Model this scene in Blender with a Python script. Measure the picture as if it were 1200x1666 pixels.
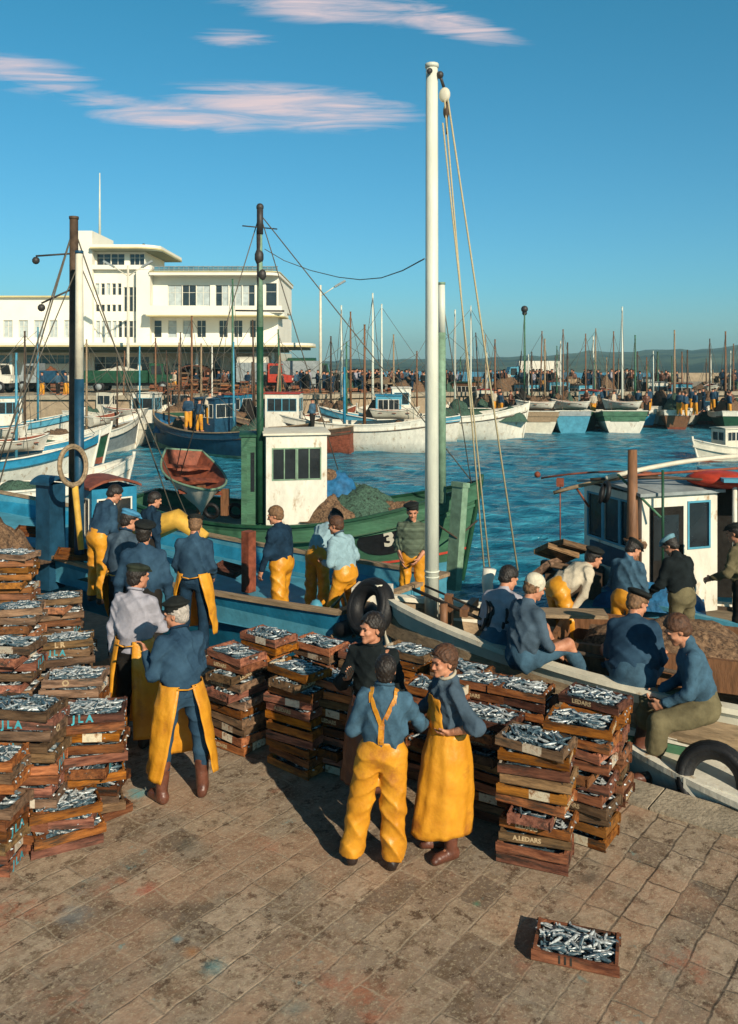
import bpy, math, random
import numpy as np
from mathutils import Vector, Matrix, Euler
R_ = math.radians
scene = bpy.context.scene
for o in list(bpy.data.objects): bpy.data.objects.remove(o)

# ---------------------------------------------------------------- camera
HC = 3.95; F = 1400.0; V0 = 590.0
cam_d = bpy.data.cameras.new('camera'); cam = bpy.data.objects.new('camera', cam_d)
scene.collection.objects.link(cam); scene.camera = cam
cam.location = (0, 0, HC); cam.rotation_euler = (R_(90), 0, 0)
cam_d.sensor_fit = 'VERTICAL'; cam_d.sensor_height = 36; cam_d.lens = 36 * F / 1666
cam_d.shift_y = -(833 - V0) / 1666; cam_d.clip_start = .1; cam_d.clip_end = 12000
scene.render.resolution_x = 738; scene.render.resolution_y = 1024

# ---------------------------------------------------------------- sky and sun
SUN_EL = 27.0
sd = Vector((.49, -.87, 0)).normalized() * math.cos(R_(SUN_EL)) + Vector((0, 0, math.sin(R_(SUN_EL))))
w = bpy.data.worlds.new('World'); scene.world = w; w.use_nodes = True
nt = w.node_tree; nt.nodes.clear()
def N(nt, t, **k):
    n = nt.nodes.new(t)
    for a, b in k.items(): setattr(n, a, b)
    return n
def L(nt, a, b): nt.links.new(a, b)
def M_(nt, op, a, b=None, c=None, clamp=False):
    n = nt.nodes.new('ShaderNodeMath'); n.operation = op; n.use_clamp = clamp
    for i, x in enumerate((a, b, c)):
        if x is None: continue
        if isinstance(x, (int, float)): n.inputs[i].default_value = x
        else: nt.links.new(x, n.inputs[i])
    return n.outputs[0]
sky = N(nt, 'ShaderNodeTexSky', sky_type='NISHITA', sun_disc=False)
sky.sun_elevation = R_(SUN_EL); sky.sun_rotation = math.atan2(sd.x, sd.y)
sky.air_density = 1.0; sky.dust_density = .35; sky.ozone_density = 1.0
tint = N(nt, 'ShaderNodeMixRGB', blend_type='MULTIPLY'); tint.inputs[0].default_value = 1
rp = N(nt, 'ShaderNodeValToRGB'); e_ = rp.color_ramp.elements
e_[0].position = 0; e_[0].color = (.52, .80, 1.06, 1); e_[1].position = 1; e_[1].color = (.05, .16, .22, 1)
for p_, c_ in ((.08, (.38, .86, 1.10, 1)), (.40, (.25, 1.03, 1.16, 1)), (.55, (.1, .4, .5, 1))): q_ = e_.new(p_); q_.color = c_
L(nt, sky.outputs[0], tint.inputs[1])
tc = N(nt, 'ShaderNodeTexCoord'); sp = N(nt, 'ShaderNodeSeparateXYZ'); L(nt, tc.outputs['Generated'], sp.inputs[0])
ysafe = M_(nt, 'MAXIMUM', sp.outputs[1], .05)
L(nt, sp.outputs[2], rp.inputs[0]); L(nt, rp.outputs[0], tint.inputs[2])
px = M_(nt, 'DIVIDE', sp.outputs[0], ysafe); pz = M_(nt, 'DIVIDE', sp.outputs[2], ysafe)
cmb = N(nt, 'ShaderNodeCombineXYZ'); L(nt, px, cmb.inputs[0]); L(nt, pz, cmb.inputs[1])
mp = N(nt, 'ShaderNodeMapping'); mp.inputs['Scale'].default_value = (6, 60, 1); mp.inputs['Rotation'].default_value = (0, 0, R_(-5))
L(nt, cmb.outputs[0], mp.inputs[0])
nz = N(nt, 'ShaderNodeTexNoise'); nz.inputs['Scale'].default_value = 1.0; nz.inputs['Detail'].default_value = 8; nz.inputs['Distortion'].default_value = 1.4; nz.inputs['Roughness'].default_value = .62
L(nt, mp.outputs[0], nz.inputs['Vector'])
tot = None
for (cu, cv, ru, rv, ang, amp) in [(480, 176, 250, 44, 3, 1.0), (420, 150, 210, 22, 2, .7), (300, 190, 210, 30, 4, .8), (50, 122, 150, 38, 12, .72), (170, 165, 130, 28, 14, .6), (620, 186, 90, 12, 4, .7),
                                   (382, 62, 80, 18, 3, .65), (560, 14, 230, 34, 3, .85), (730, 40, 150, 26, 12, .95)]:
    cx, cz = (cu - 600) / F, (V0 - cv) / F; a = R_(-ang)
    dx = M_(nt, 'SUBTRACT', px, cx); dz = M_(nt, 'SUBTRACT', pz, cz)
    rx = M_(nt, 'ADD', M_(nt, 'MULTIPLY', dx, math.cos(a) * F / ru), M_(nt, 'MULTIPLY', dz, math.sin(a) * F / ru))
    rz = M_(nt, 'ADD', M_(nt, 'MULTIPLY', dx, -math.sin(a) * F / rv), M_(nt, 'MULTIPLY', dz, math.cos(a) * F / rv))
    d = M_(nt, 'SUBTRACT', 1, M_(nt, 'ADD', M_(nt, 'MULTIPLY', rx, rx), M_(nt, 'MULTIPLY', rz, rz)))
    d = M_(nt, 'MULTIPLY', d, amp, clamp=True)
    tot = d if tot is None else M_(nt, 'MAXIMUM', tot, d)
cl = M_(nt, 'ADD', M_(nt, 'MULTIPLY', tot, 1.0), M_(nt, 'MULTIPLY_ADD', nz.outputs[0], 2.6, -1.45))
cl = M_(nt, 'MULTIPLY', M_(nt, 'MULTIPLY', cl, .95, clamp=True), M_(nt, 'MULTIPLY', tot, 1.6, clamp=True))
mixc = N(nt, 'ShaderNodeMixRGB'); L(nt, cl, mixc.inputs[0]); L(nt, tint.outputs[0], mixc.inputs[1])
mixc.inputs[2].default_value = (8.4, 6.7, 6.8, 1)
bg = N(nt, 'ShaderNodeBackground'); bg.inputs[1].default_value = .075
L(nt, mixc.outputs[0], bg.inputs[0])
out = N(nt, 'ShaderNodeOutputWorld'); L(nt, bg.outputs[0], out.inputs[0])
sun_d = bpy.data.lights.new('sun', 'SUN'); sun_d.energy = 4.6; sun_d.angle = R_(.5); sun_d.color = (1, .87, .68)
sun = bpy.data.objects.new('sun', sun_d); scene.collection.objects.link(sun)
sun.rotation_euler = sd.to_track_quat('Z', 'Y').to_euler(); sun.location = (5, -10, 12)
scene.view_settings.view_transform = 'Standard'; scene.view_settings.look = 'None'
scene.view_settings.exposure = .38; scene.view_settings.gamma = 1
scene.render.engine = 'CYCLES'
scene.cycles.max_bounces = 6; scene.cycles.diffuse_bounces = 2; scene.cycles.glossy_bounces = 3
scene.cycles.transparent_max_bounces = 6

# ---------------------------------------------------------------- helpers
def at(u, v, Y): return Vector(((u - 600) / F * Y, Y, HC - (v - V0) / F * Y))
def onz(u, v, z=0.0):
    Y = F * (HC - z) / (v - V0); return Vector(((u - 600) / F * Y, Y, z))
def mat(name, col, rough=.7, var=.25, scale=6, bump=.3, bscale=40, spec=.3, metal=0, col2=None, stain=None, stretch=(1, 1, 1), rand=0.0, coat=0, ramp=(.35, .65)):
    m = bpy.data.materials.new(name); m.use_nodes = True; t = m.node_tree; b = t.nodes['Principled BSDF']
    b.inputs['Roughness'].default_value = rough; b.inputs['Specular IOR Level'].default_value = spec; b.inputs['Metallic'].default_value = metal
    if coat: b.inputs['Coat Weight'].default_value = coat; b.inputs['Coat Roughness'].default_value = .25
    co = N(t, 'ShaderNodeTexCoord'); oi = N(t, 'ShaderNodeObjectInfo')
    mpn = N(t, 'ShaderNodeMapping'); mpn.inputs['Scale'].default_value = stretch
    add = N(t, 'ShaderNodeVectorMath', operation='ADD'); L(t, co.outputs['Object'], add.inputs[0])
    sc_ = N(t, 'ShaderNodeVectorMath', operation='SCALE'); sc_.inputs[0].default_value = (37, 17, 53); L(t, oi.outputs['Random'], sc_.inputs['Scale'])
    L(t, sc_.outputs[0], add.inputs[1]); L(t, add.outputs[0], mpn.inputs[0])
    n1 = N(t, 'ShaderNodeTexNoise'); n1.inputs['Scale'].default_value = scale; n1.inputs['Detail'].default_value = 6; n1.inputs['Roughness'].default_value = .65; L(t, mpn.outputs[0], n1.inputs['Vector'])
    r = N(t, 'ShaderNodeMapRange'); r.inputs[1].default_value = ramp[0]; r.inputs[2].default_value = ramp[1]; L(t, n1.outputs[0], r.inputs[0])
    mx = N(t, 'ShaderNodeMixRGB'); L(t, r.outputs[0], mx.inputs[0])
    c1 = [max(0, x * (1 - var)) for x in col]; c2 = col2 if col2 else [min(1, x * (1 + var)) for x in col]
    mx.inputs[1].default_value = (*c1, 1); mx.inputs[2].default_value = (*c2, 1)
    o_ = mx.outputs[0]
    if stain:
        n2 = N(t, 'ShaderNodeTexNoise'); n2.inputs['Scale'].default_value = stain[1]; n2.inputs['Detail'].default_value = 7; n2.inputs['Roughness'].default_value = .7; L(t, mpn.outputs[0], n2.inputs['Vector'])
        r2 = N(t, 'ShaderNodeMapRange'); r2.inputs[1].default_value = stain[2]; r2.inputs[2].default_value = stain[2] + .12; L(t, n2.outputs[0], r2.inputs[0])
        m2 = N(t, 'ShaderNodeMixRGB'); L(t, r2.outputs[0], m2.inputs[0]); L(t, o_, m2.inputs[1]); m2.inputs[2].default_value = (*stain[0], 1); o_ = m2.outputs[0]
    if rand:
        hv = N(t, 'ShaderNodeHueSaturation'); L(t, o_, hv.inputs['Color'])
        hv.inputs['Hue'].default_value = .5
        v_ = M_(t, 'MULTIPLY_ADD', oi.outputs['Random'], 2 * rand, 1 - rand); L(t, v_, hv.inputs['Value'])
        fr = M_(t, 'FRACT', M_(t, 'MULTIPLY', oi.outputs['Random'], 17.3)); L(t, M_(t, 'MULTIPLY_ADD', fr, .5 * rand, 1 - .25 * rand), hv.inputs['Saturation'])
        L(t, M_(t, 'MULTIPLY_ADD', fr, .04 * rand, .5 - .02 * rand), hv.inputs['Hue'])
        o_ = hv.outputs[0]
    L(t, o_, b.inputs['Base Color'])
    if bump:
        n3 = N(t, 'ShaderNodeTexNoise'); n3.inputs['Scale'].default_value = bscale; n3.inputs['Detail'].default_value = 4; L(t, mpn.outputs[0], n3.inputs['Vector'])
        bp = N(t, 'ShaderNodeBump'); bp.inputs['Strength'].default_value = bump; bp.inputs['Distance'].default_value = .6 / bscale
        L(t, n3.outputs[0], bp.inputs['Height']); L(t, bp.outputs[0], b.inputs['Normal'])
    return m
class MB:
    def __init__(s): s.v = []; s.f = []; s.m = []; s.sm = []
    def add(s, vs, fs, mi=0, smooth=False):
        o = len(s.v); s.v += [tuple(x) for x in vs]; s.f += [tuple(i + o for i in f) for f in fs]; s.m += [mi] * len(fs); s.sm += [smooth] * len(fs); return s
    def box(s, c, size, mi=0, rot=None, taper=None):
        x, y, z = [a / 2 for a in size]; P = []
        for sz in (-1, 1):
            tx = taper if (taper and sz > 0) else 1
            for sx, sy in ((-1, -1), (1, -1), (1, 1), (-1, 1)):
                p = Vector((sx * x * tx, sy * y * tx, sz * z))
                if rot is not None: p = rot @ p
                P.append(p + Vector(c))
        return s.add(P, [(3, 2, 1, 0), (4, 5, 6, 7), (0, 1, 5, 4), (1, 2, 6, 5), (2, 3, 7, 6), (3, 0, 4, 7)], mi)
    def b2(s, x0, x1, y0, y1, z0, z1, mi=0): return s.box(((x0 + x1) / 2, (y0 + y1) / 2, (z0 + z1) / 2), (abs(x1 - x0), abs(y1 - y0), abs(z1 - z0)), mi)
    def tube(s, pts, r, n=8, mi=0, r2=None, cap=True, smooth=True):
        pts = [Vector(p) for p in pts]; m = len(pts); ring = []; prev = None
        for i, p in enumerate(pts):
            t = (pts[min(i + 1, m - 1)] - pts[max(i - 1, 0)]).normalized()
            if prev is None:
                a = Vector((0, 0, 1)) if abs(t.z) < .9 else Vector((1, 0, 0)); e1 = t.cross(a).normalized()
            else: e1 = (prev - t * prev.dot(t)).normalized()
            prev = e1; e2 = t.cross(e1)
            rr = r if r2 is None else r + (r2 - r) * i / (m - 1)
            if isinstance(r, (list, tuple)): rr = r[i]
            for j in range(n):
                an = 2 * math.pi * j / n; ring.append(p + (e1 * math.cos(an) + e2 * math.sin(an)) * rr)
        fs = [(i * n + j, i * n + (j + 1) % n, (i + 1) * n + (j + 1) % n, (i + 1) * n + j) for i in range(m - 1) for j in range(n)]
        if cap: fs += [tuple(range(n - 1, -1, -1)), tuple((m - 1) * n + j for j in range(n))]
        return s.add(ring, fs, mi, smooth)
    def torus(s, c, R, r, axis=(0, 0, 1), n=20, k=8, mi=0, a0=0, a1=2 * math.pi):
        q = Vector(axis).normalized().to_track_quat('Z', 'Y'); vs = []
        for i in range(n):
            a = 2 * math.pi * i / n
            for j in range(k):
                b = 2 * math.pi * j / k
                vs.append(Vector(c) + q @ Vector(((R + r * math.cos(b)) * math.cos(a), (R + r * math.cos(b)) * math.sin(a), r * math.sin(b))))
        return s.add(vs, [(i * k + j, ((i + 1) % n) * k + j, ((i + 1) % n) * k + (j + 1) % k, i * k + (j + 1) % k) for i in range(n) for j in range(k)], mi, True)
    def ball(s, c, r, n=10, mi=0, sc=(1, 1, 1), rot=None):
        vs = []; m = max(4, n // 2 + 1)
        for i in range(m + 1):
            th = math.pi * i / m
            for j in range(n):
                a = 2 * math.pi * j / n; p = Vector((math.sin(th) * math.cos(a) * sc[0], math.sin(th) * math.sin(a) * sc[1], math.cos(th) * sc[2])) * r
                if rot is not None: p = rot @ p
                vs.append(Vector(c) + p)
        return s.add(vs, [(i * n + j, (i + 1) * n + j, (i + 1) * n + (j + 1) % n, i * n + (j + 1) % n) for i in range(m) for j in range(n)], mi, True)
    def build(s, name, mats, parent=None, **k):
        me = bpy.data.meshes.new(name); me.from_pydata(s.v, [], s.f)
        for m in (mats if isinstance(mats, (list, tuple)) else [mats]): me.materials.append(m)
        me.polygons.foreach_set('material_index', s.m); me.polygons.foreach_set('use_smooth', s.sm); me.update()
        o = bpy.data.objects.new(name, me); scene.collection.objects.link(o)
        if parent: o.parent = parent
        return tag(o, **k)
def tag(o, label=None, cat=None, group=None, kind=None):
    if label: o['label'] = label
    if cat: o['category'] = cat
    if group: o['group'] = group
    if kind: o['kind'] = kind
    return o
def empty(name, loc, rz=0, **k):
    o = bpy.data.objects.new(name, None); scene.collection.objects.link(o); o.location = loc; o.rotation_euler = (0, 0, rz); o.empty_display_size = .2
    return tag(o, **k)
def copy_tree(o, parent=None):
    c = o.copy(); scene.collection.objects.link(c); c.parent = parent
    for ch in o.children: copy_tree(ch, c)
    return c
def rope_pts(a, b, sag=.1, n=8):
    a = Vector(a); b = Vector(b)
    return [a.lerp(b, i / n) - Vector((0, 0, sag * 4 * (i / n) * (1 - i / n))) for i in range(n + 1)]

# ---------------------------------------------------------------- materials
M = {}
M['wood_crate'] = mat('crate wood', (.16, .048, .020), .75, .5, 9, .5, 60, .2, col2=(.31, .115, .045), stretch=(.5, 2, 3), rand=.6, stain=((.035, .026, .018), 4, .52))
M['wood_crate_dark'] = mat('old crate wood', (.13, .075, .04), .8, .5, 9, .5, 60, .2, col2=(.25, .15, .08), stretch=(.5, 2, 3), rand=.5, stain=((.03, .03, .025), 5, .55))
M['wood_crate_orange'] = mat('orange crate wood', (.27, .11, .035), .75, .4, 9, .5, 60, .2, stretch=(.5, 2, 3), rand=.45, stain=((.06, .035, .02), 4, .54))
M['crate_white'] = mat('crate white paint', (.56, .49, .37), .7, .3, 14, .3, 60, stain=((.22, .11, .06), 14, .50), rand=.4)
M['letter_white'] = mat('white lettering', (.42, .31, .18), .8, .3, 30, 0)
M['letter_teal'] = mat('teal lettering', (.05, .30, .36), .8, .3, 20, 0)
M['letter_dark'] = mat('dark lettering', (.03, .025, .02), .8, .3, 20, 0)
M['fish_silver'] = mat('fish belly', (.42, .45, .45), .35, .6, 60, 0, spec=.5, metal=.15)
M['fish_blue'] = mat('fish back', (.02, .05, .08), .3, .5, 60, 0, spec=.6, col2=(.10, .16, .19))
M['white'] = mat('white boat paint', (.66, .63, .53), .5, .12, 3, .12, 12, stain=((.34, .22, .11), 3.2, .57), stretch=(1.6, 1.6, .7))
M['cream'] = mat('cream paint', (.62, .58, .46), .5, .12, 3, .1, 12, stain=((.30, .18, .08), 5, .62))
M['blue'] = mat('blue boat paint', (.018, .185, .31), .45, .25, 3, .15, 14, stain=((.05, .14, .2), 6, .6))
M['ltblue'] = mat('light blue paint', (.07, .27, .37), .5, .2, 3, .12, 14)
M['dkblue'] = mat('dark blue paint', (.012, .055, .10), .45, .3, 4, .12, 20)
M['green'] = mat('green boat paint', (.045, .125, .07), .5, .3, 2.5, .2, 14, stain=((.10, .13, .07), 7, .6), stretch=(.5, 1, 2))
M['ltgreen'] = mat('pale green paint', (.17, .27, .18), .55, .25, 5, .15, 20, stain=((.12, .10, .06), 8, .62))
M['dkgreen'] = mat('dark green paint', (.012, .06, .03), .5, .3, 4, .15, 20)
M['red'] = mat('red paint', (.38, .04, .02), .5, .3, 5, .1, 20)
M['rust'] = mat('red brown paint', (.20, .055, .028), .65, .4, 7, .3, 30, stain=((.07, .035, .02), 6, .6))
M['yellow_paint'] = mat('yellow paint', (.55, .32, .05), .6, .25, 4, .1, 12)
M['wood'] = mat('weathered timber', (.28, .20, .12), .75, .35, 6, .4, 40, stretch=(.4, 3, 3), stain=((.10, .065, .035), 5, .58))
M['wood_deck'] = mat('deck planks', (.22, .17, .11), .75, .35, 5, .3, 30, stretch=(.4, 3, 3), stain=((.08, .06, .04), 3, .58))
M['wood_dark'] = mat('dark wet timber', (.07, .045, .028), .6, .4, 6, .4, 40, stain=((.02, .018, .015), 4, .6))
M['wood_brown'] = mat('brown varnished wood', (.18, .085, .04), .55, .35, 6, .3, 40, stretch=(3, 3, .5))
M['mast_white'] = mat('white mast paint', (.60, .62, .52), .45, .1, 3, .15, 30, stretch=(3, 3, .6), stain=((.34, .32, .22), 7, .64))
M['rope'] = mat('hemp rope', (.42, .36, .22), .9, .2, 60, .5, 120)
M['rope_dark'] = mat('tarred rope', (.07, .05, .035), .9, .3, 60, .5, 120)
M['wire'] = mat('rigging wire', (.10, .09, .07), .6, .2, 10, 0)
M['rubber'] = mat('black rubber', (.012, .012, .013), .55, .4, 8, .3, 40)
M['net_brown'] = mat('brown fishing net', (.12, .065, .038), .95, .5, 25, 1, 70, col2=(.26, .16, .09), stain=((.03, .02, .015), 14, .52))
M['net_green'] = mat('green fishing net', (.05, .10, .07), .95, .5, 25, 1, 70, stain=((.015, .02, .015), 14, .52))
M['net_blue'] = mat('blue tarpaulin', (.015, .11, .24), .7, .35, 5, .6, 9)
M['iron'] = mat('dark iron', (.03, .027, .025), .55, .4, 10, .3, 40, spec=.5)
M['glass_dark'] = mat('window glass', (.02, .025, .028), .12, .3, 2, .05, 3, spec=.7)
M['glass_pale'] = mat('pale curtained glass', (.42, .47, .46), .3, .2, 2, 0, 3, spec=.6)
M['glass_blue'] = mat('blue glass', (.07, .19, .26), .15, .3, 2, 0, 3, spec=.7)
M['concrete_white'] = mat('white render', (.80, .76, .64), .85, .05, .4, .08, 4, stain=((.62, .57, .45), .5, .62))
M['trim_yellow'] = mat('ochre roof edge', (.55, .47, .24), .8, .1, 1, 0)
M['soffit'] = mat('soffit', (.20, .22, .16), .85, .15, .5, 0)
M['sand_wall'] = mat('far quay stone', (.34, .26, .17), .9, .15, .8, .5, 3, stain=((.24, .18, .12), .9, .55))
M['lead'] = mat('gutter grey', (.25, .28, .28), .6, .2, 4, 0)
# clothes
M['sweater_blue'] = mat('blue wool', (.022, .056, .102), .9, .35, 4, .4, 90, .12, col2=(.035, .078, .125))
M['sweater_navy'] = mat('navy wool', (.010, .028, .052), .9, .35, 7, .32, 45, .12)
M['denim'] = mat('faded blue cotton', (.045, .092, .135), .9, .3, 6, .32, 60, .12, col2=(.06, .13, .19), stain=((.02, .045, .07), 3, .6))
M['slate'] = mat('slate blue work cloth', (.055, .085, .115), .9, .3, 5, .3, 60, .12, stain=((.10, .14, .17), 4, .6))
M['sweater_black'] = mat('black wool', (.010, .014, .015), .9, .3, 7, .32, 45, .12)
M['grey_shirt'] = mat('lilac grey cotton', (.32, .31, .35), .9, .15, 6, .3, 36, .12)
M['pale_blue'] = mat('washed pale blue cotton', (.24, .36, .40), .9, .2, 6, .3, 36, .12)
M['cream_wool'] = mat('cream wool', (.46, .40, .30), .9, .2, 7, .32, 40, .12)
M['khaki'] = mat('khaki drill', (.13, .11, .06), .9, .3, 6, .3, 40, .12)
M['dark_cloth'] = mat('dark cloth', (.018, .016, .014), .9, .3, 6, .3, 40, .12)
M['olive_stripe'] = mat('olive striped wool', (.10, .13, .09), .9, .35, 3, .5, 24, .15, stretch=(.1, .1, 14))
M['oilskin'] = mat('yellow oilskin', (.56, .225, .014), .42, .12, 5, .22, 12, .4, col2=(.66, .30, .022), stain=((.36, .13, .02), 2.6, .57))
M['oilskin_brown'] = mat('brown oilskin', (.11, .04, .02), .45, .3, 5, .35, 9, .45)
M['boot_brown'] = mat('brown rubber boots', (.11, .038, .022), .42, .35, 9, .25, 18, .5, stain=((.18, .11, .08), 12, .6))
M['boot_dark'] = mat('dark shoe leather', (.022, .013, .010), .5, .3, 9, .3, 30, .4)
M['skin'] = mat('weathered skin', (.44, .175, .095), .55, .14, 14, .15, 60, .35, col2=(.56, .27, .16))
M['hair_dark'] = mat('dark brown hair', (.014, .009, .006), .55, .6, 60, 1, 90, .5)
M['hair_brown'] = mat('brown curly hair', (.075, .032, .015), .65, .5, 40, 1, 110, .4)
M['hair_fair'] = mat('sandy hair', (.16, .085, .04), .65, .5, 40, 1, 110, .4)
M['hair_grey'] = mat('grey hair', (.35, .31, .27), .7, .3, 40, 1, 110, .3)
M['cap_dark'] = mat('dark cap cloth', (.012, .014, .013), .85, .3, 12, .3, 50, .2)
M['cap_olive'] = mat('olive black cap cloth', (.022, .028, .018), .85, .3, 12, .3, 50, .2)
M['cap_blue'] = mat('light blue cap cloth', (.06, .22, .36), .85, .2, 12, .3, 50, .2)
M['cap_paleblue'] = mat('pale blue cap cloth', (.12, .24, .29), .85, .2, 12, .3, 50, .2)
M['cap_white'] = mat('off white knitted wool', (.55, .50, .38), .9, .15, 30, .6, 80, .2)
M['eye_dark'] = mat('eye', (.01, .008, .006), .3, .1, 5, 0)
# ================================================================ SETTING
QD = Vector((-.79, .61, 0)).normalized()           # along the quay edge, away to the left
QN = Vector((QD.y, -QD.x, 0)) * 1                  # towards the water
Q0 = Vector((3.04, 7.68, 0))
if QN.y < 0: QN = -QN
def qpt(t, n=0, z=0): p = Q0 + QD * t + QN * n; return Vector((p.x, p.y, z))
# paving material
def paving():
    m = bpy.data.materials.new('stone paving'); m.use_nodes = True; t = m.node_tree; b = t.nodes['Principled BSDF']
    g = N(t, 'ShaderNodeNewGeometry')
    rot = N(t, 'ShaderNodeMapping'); rot.inputs['Rotation'].default_value = (0, 0, -math.atan2(QN.y, QN.x)); L(t, g.outputs['Position'], rot.inputs[0])
    wn = N(t, 'ShaderNodeTexNoise'); wn.inputs['Scale'].default_value = 5.5; wn.inputs['Detail'].default_value = 6; L(t, rot.outputs[0], wn.inputs['Vector'])
    ws = N(t, 'ShaderNodeVectorMath', operation='MULTIPLY_ADD'); L(t, wn.outputs['Color'], ws.inputs[0]); ws.inputs[1].default_value = (.09, .05, 0); L(t, rot.outputs[0], ws.inputs[2])
    def brick(mort, smooth):
        br = N(t, 'ShaderNodeTexBrick'); br.offset = .43; br.squash = .72; br.squash_frequency = 3
        L(t, ws.outputs[0], br.inputs['Vector'])
        br.inputs['Scale'].default_value = 1; br.inputs['Mortar Size'].default_value = mort; br.inputs['Mortar Smooth'].default_value = smooth
        br.inputs['Brick Width'].default_value = .52; br.inputs['Row Height'].default_value = .262
        br.inputs['Color1'].default_value = (0, 0, 0, 1); br.inputs['Color2'].default_value = (1, 1, 1, 1); br.inputs['Mortar'].default_value = (.5, .5, .5, 1); br.inputs['Bias'].default_value = 0
        return br
    br = brick(.014, 1.0)
    rr = N(t, 'ShaderNodeValToRGB'); L(t, br.outputs['Color'], rr.inputs[0])
    e = rr.color_ramp.elements; e[0].position = 0; e[0].color = (.15, .118, .09, 1); e[1].position = 1; e[1].color = (.41, .32, .235, 1)
    for p_, c_ in ((.25, (.36, .26, .18, 1)), (.5, (.27, .22, .165, 1)), (.75, (.39, .295, .205, 1))):
        q = e.new(p_); q.color = c_
    def noise(s, d=6, r=.65, src=rot):
        n = N(t, 'ShaderNodeTexNoise'); n.inputs['Scale'].default_value = s; n.inputs['Detail'].default_value = d; n.inputs['Roughness'].default_value = r; L(t, src.outputs[0], n.inputs['Vector']); return n
    def rng(x, a, c, lo=0, hi=1):
        n = N(t, 'ShaderNodeMapRange'); n.inputs[1].default_value = a; n.inputs[2].default_value = c; n.inputs[3].default_value = lo; n.inputs[4].default_value = hi; L(t, x, n.inputs[0]); return n.outputs[0]
    def mix(fac, a, c, bt='MIX'):
        n = N(t, 'ShaderNodeMixRGB', blend_type=bt)
        for i, x in enumerate((fac, a, c)):
            if isinstance(x, (int, float)): n.inputs[i].default_value = x
            elif isinstance(x, tuple): n.inputs[i].default_value = x
            else: L(t, x, n.inputs[i])
        return n.outputs[0]
    n1 = noise(1.1); n2 = noise(9, 8, .75); n3 = noise(3.2, 7, .7); n4 = noise(30, 6, .8)
    c = mix(M_(t, 'MULTIPLY', rng(n2.outputs[0], .44, .64), .7), rr.outputs[0], (.17, .115, .07, 1))
    c = mix(M_(t, 'MULTIPLY', rng(n3.outputs[0], .53, .60), .75), c, (.13, .085, .05, 1))
    n8 = noise(5.5, 7, .75, ws); c = mix(M_(t, 'MULTIPLY', rng(n8.outputs[0], .54, .60), .85), c, (.075, .045, .028, 1))
    c = mix(M_(t, 'MULTIPLY', rng(n1.outputs[0], .48, .6), .5), c, (.40, .24, .15, 1))
    c = mix(M_(t, 'MULTIPLY', rng(n4.outputs[0], .52, .64), .7), c, (.52, .44, .30, 1))
    # scattered old paint flecks
    n5 = noise(1.7, 5, .75); n6 = noise(6, 6, .8)
    fl = M_(t, 'MULTIPLY', rng(n5.outputs[0], .60, .66), rng(n6.outputs[0], .5, .6)); c = mix(M_(t, 'MULTIPLY', fl, .55), c, (.12, .30, .30, 1))
    n7 = N(t, 'ShaderNodeTexNoise'); n7.inputs['Scale'].default_value = 1.3; n7.inputs['Detail'].default_value = 5
    mo = N(t, 'ShaderNodeMapping'); mo.inputs['Location'].default_value = (31, 7, 0); L(t, rot.outputs[0], mo.inputs[0]); L(t, mo.outputs[0], n7.inputs['Vector'])
    fl = M_(t, 'MULTIPLY', rng(n7.outputs[0], .60, .68), rng(n6.outputs[0], .44, .58)); c = mix(M_(t, 'MULTIPLY', fl, .6), c, (.38, .13, .07, 1))
    # named spills of paint
    sep = N(t, 'ShaderNodeSeparateXYZ'); L(t, g.outputs['Position'], sep.inputs[0])
    for (u, v, ra, col, am) in ((225, 1290, .24, (.10, .34, .36), .8), (240, 1447, .17, (.42, .07, .04), .8), (288, 1528, .07, (.06, .30, .40), .8), (350, 1572, .18, (.08, .28, .30), .6), (312, 1548, .13, (.45, .18, .05), .6),
                                (120, 1490, .3, (.16, .22, .24), .45), (300, 1375, .24, (.10, .10, .08), .6), (445, 1440, .3, (.14, .065, .03), .6), (775, 1470, .05, (.02, .25, .16), .9), (480, 1640, .2, (.08, .2, .2), .4), (960, 1430, .25, (.03, .025, .02), .6)):
        p = onz(u, v); dx = M_(t, 'SUBTRACT', sep.outputs[0], p.x); dy = M_(t, 'SUBTRACT', sep.outputs[1], p.y)
        d = M_(t, 'SQRT', M_(t, 'ADD', M_(t, 'MULTIPLY', dx, dx), M_(t, 'MULTIPLY', dy, dy)))
        fac = M_(t, 'MULTIPLY', rng(M_(t, 'SUBTRACT', M_(t, 'MULTIPLY_ADD', n6.outputs[0], ra * 1.6, -ra * .35), d), -.02, .05 + ra * .2), am)
        c = mix(fac, c, (*col, 1))
    # joints: pale mortar on the left, dark washed-out joints towards the edge on the right
    side = rng(M_(t, 'MULTIPLY_ADD', n1.outputs[0], .9, M_(t, 'ADD', sep.outputs[0], M_(t, 'MULTIPLY', sep.outputs[1], .12))), 2.2, 3.1)
    mc = mix(side, (.38, .31, .22, 1), (.05, .038, .026, 1))
    c = mix(M_(t, 'MULTIPLY', br.outputs['Fac'], M_(t, 'MULTIPLY_ADD', side, .4, M_(t, 'MULTIPLY_ADD', n3.outputs[0], 3.2, -1.35)), clamp=True), c, mc)
    L(t, c, b.inputs['Base Color']); b.inputs['Roughness'].default_value = .8
    L(t, rng(n3.outputs[0], .36, .6, .42, .95), b.inputs['Roughness']); b.inputs['Specular IOR Level'].default_value = .3
    h = M_(t, 'MULTIPLY_ADD', br.outputs['Fac'], -.07, M_(t, 'ADD', M_(t, 'MULTIPLY', n2.outputs[0], .35), M_(t, 'ADD', M_(t, 'MULTIPLY', n4.outputs[0], .12), M_(t, 'MULTIPLY', br.outputs['Color'], .12))))
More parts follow.
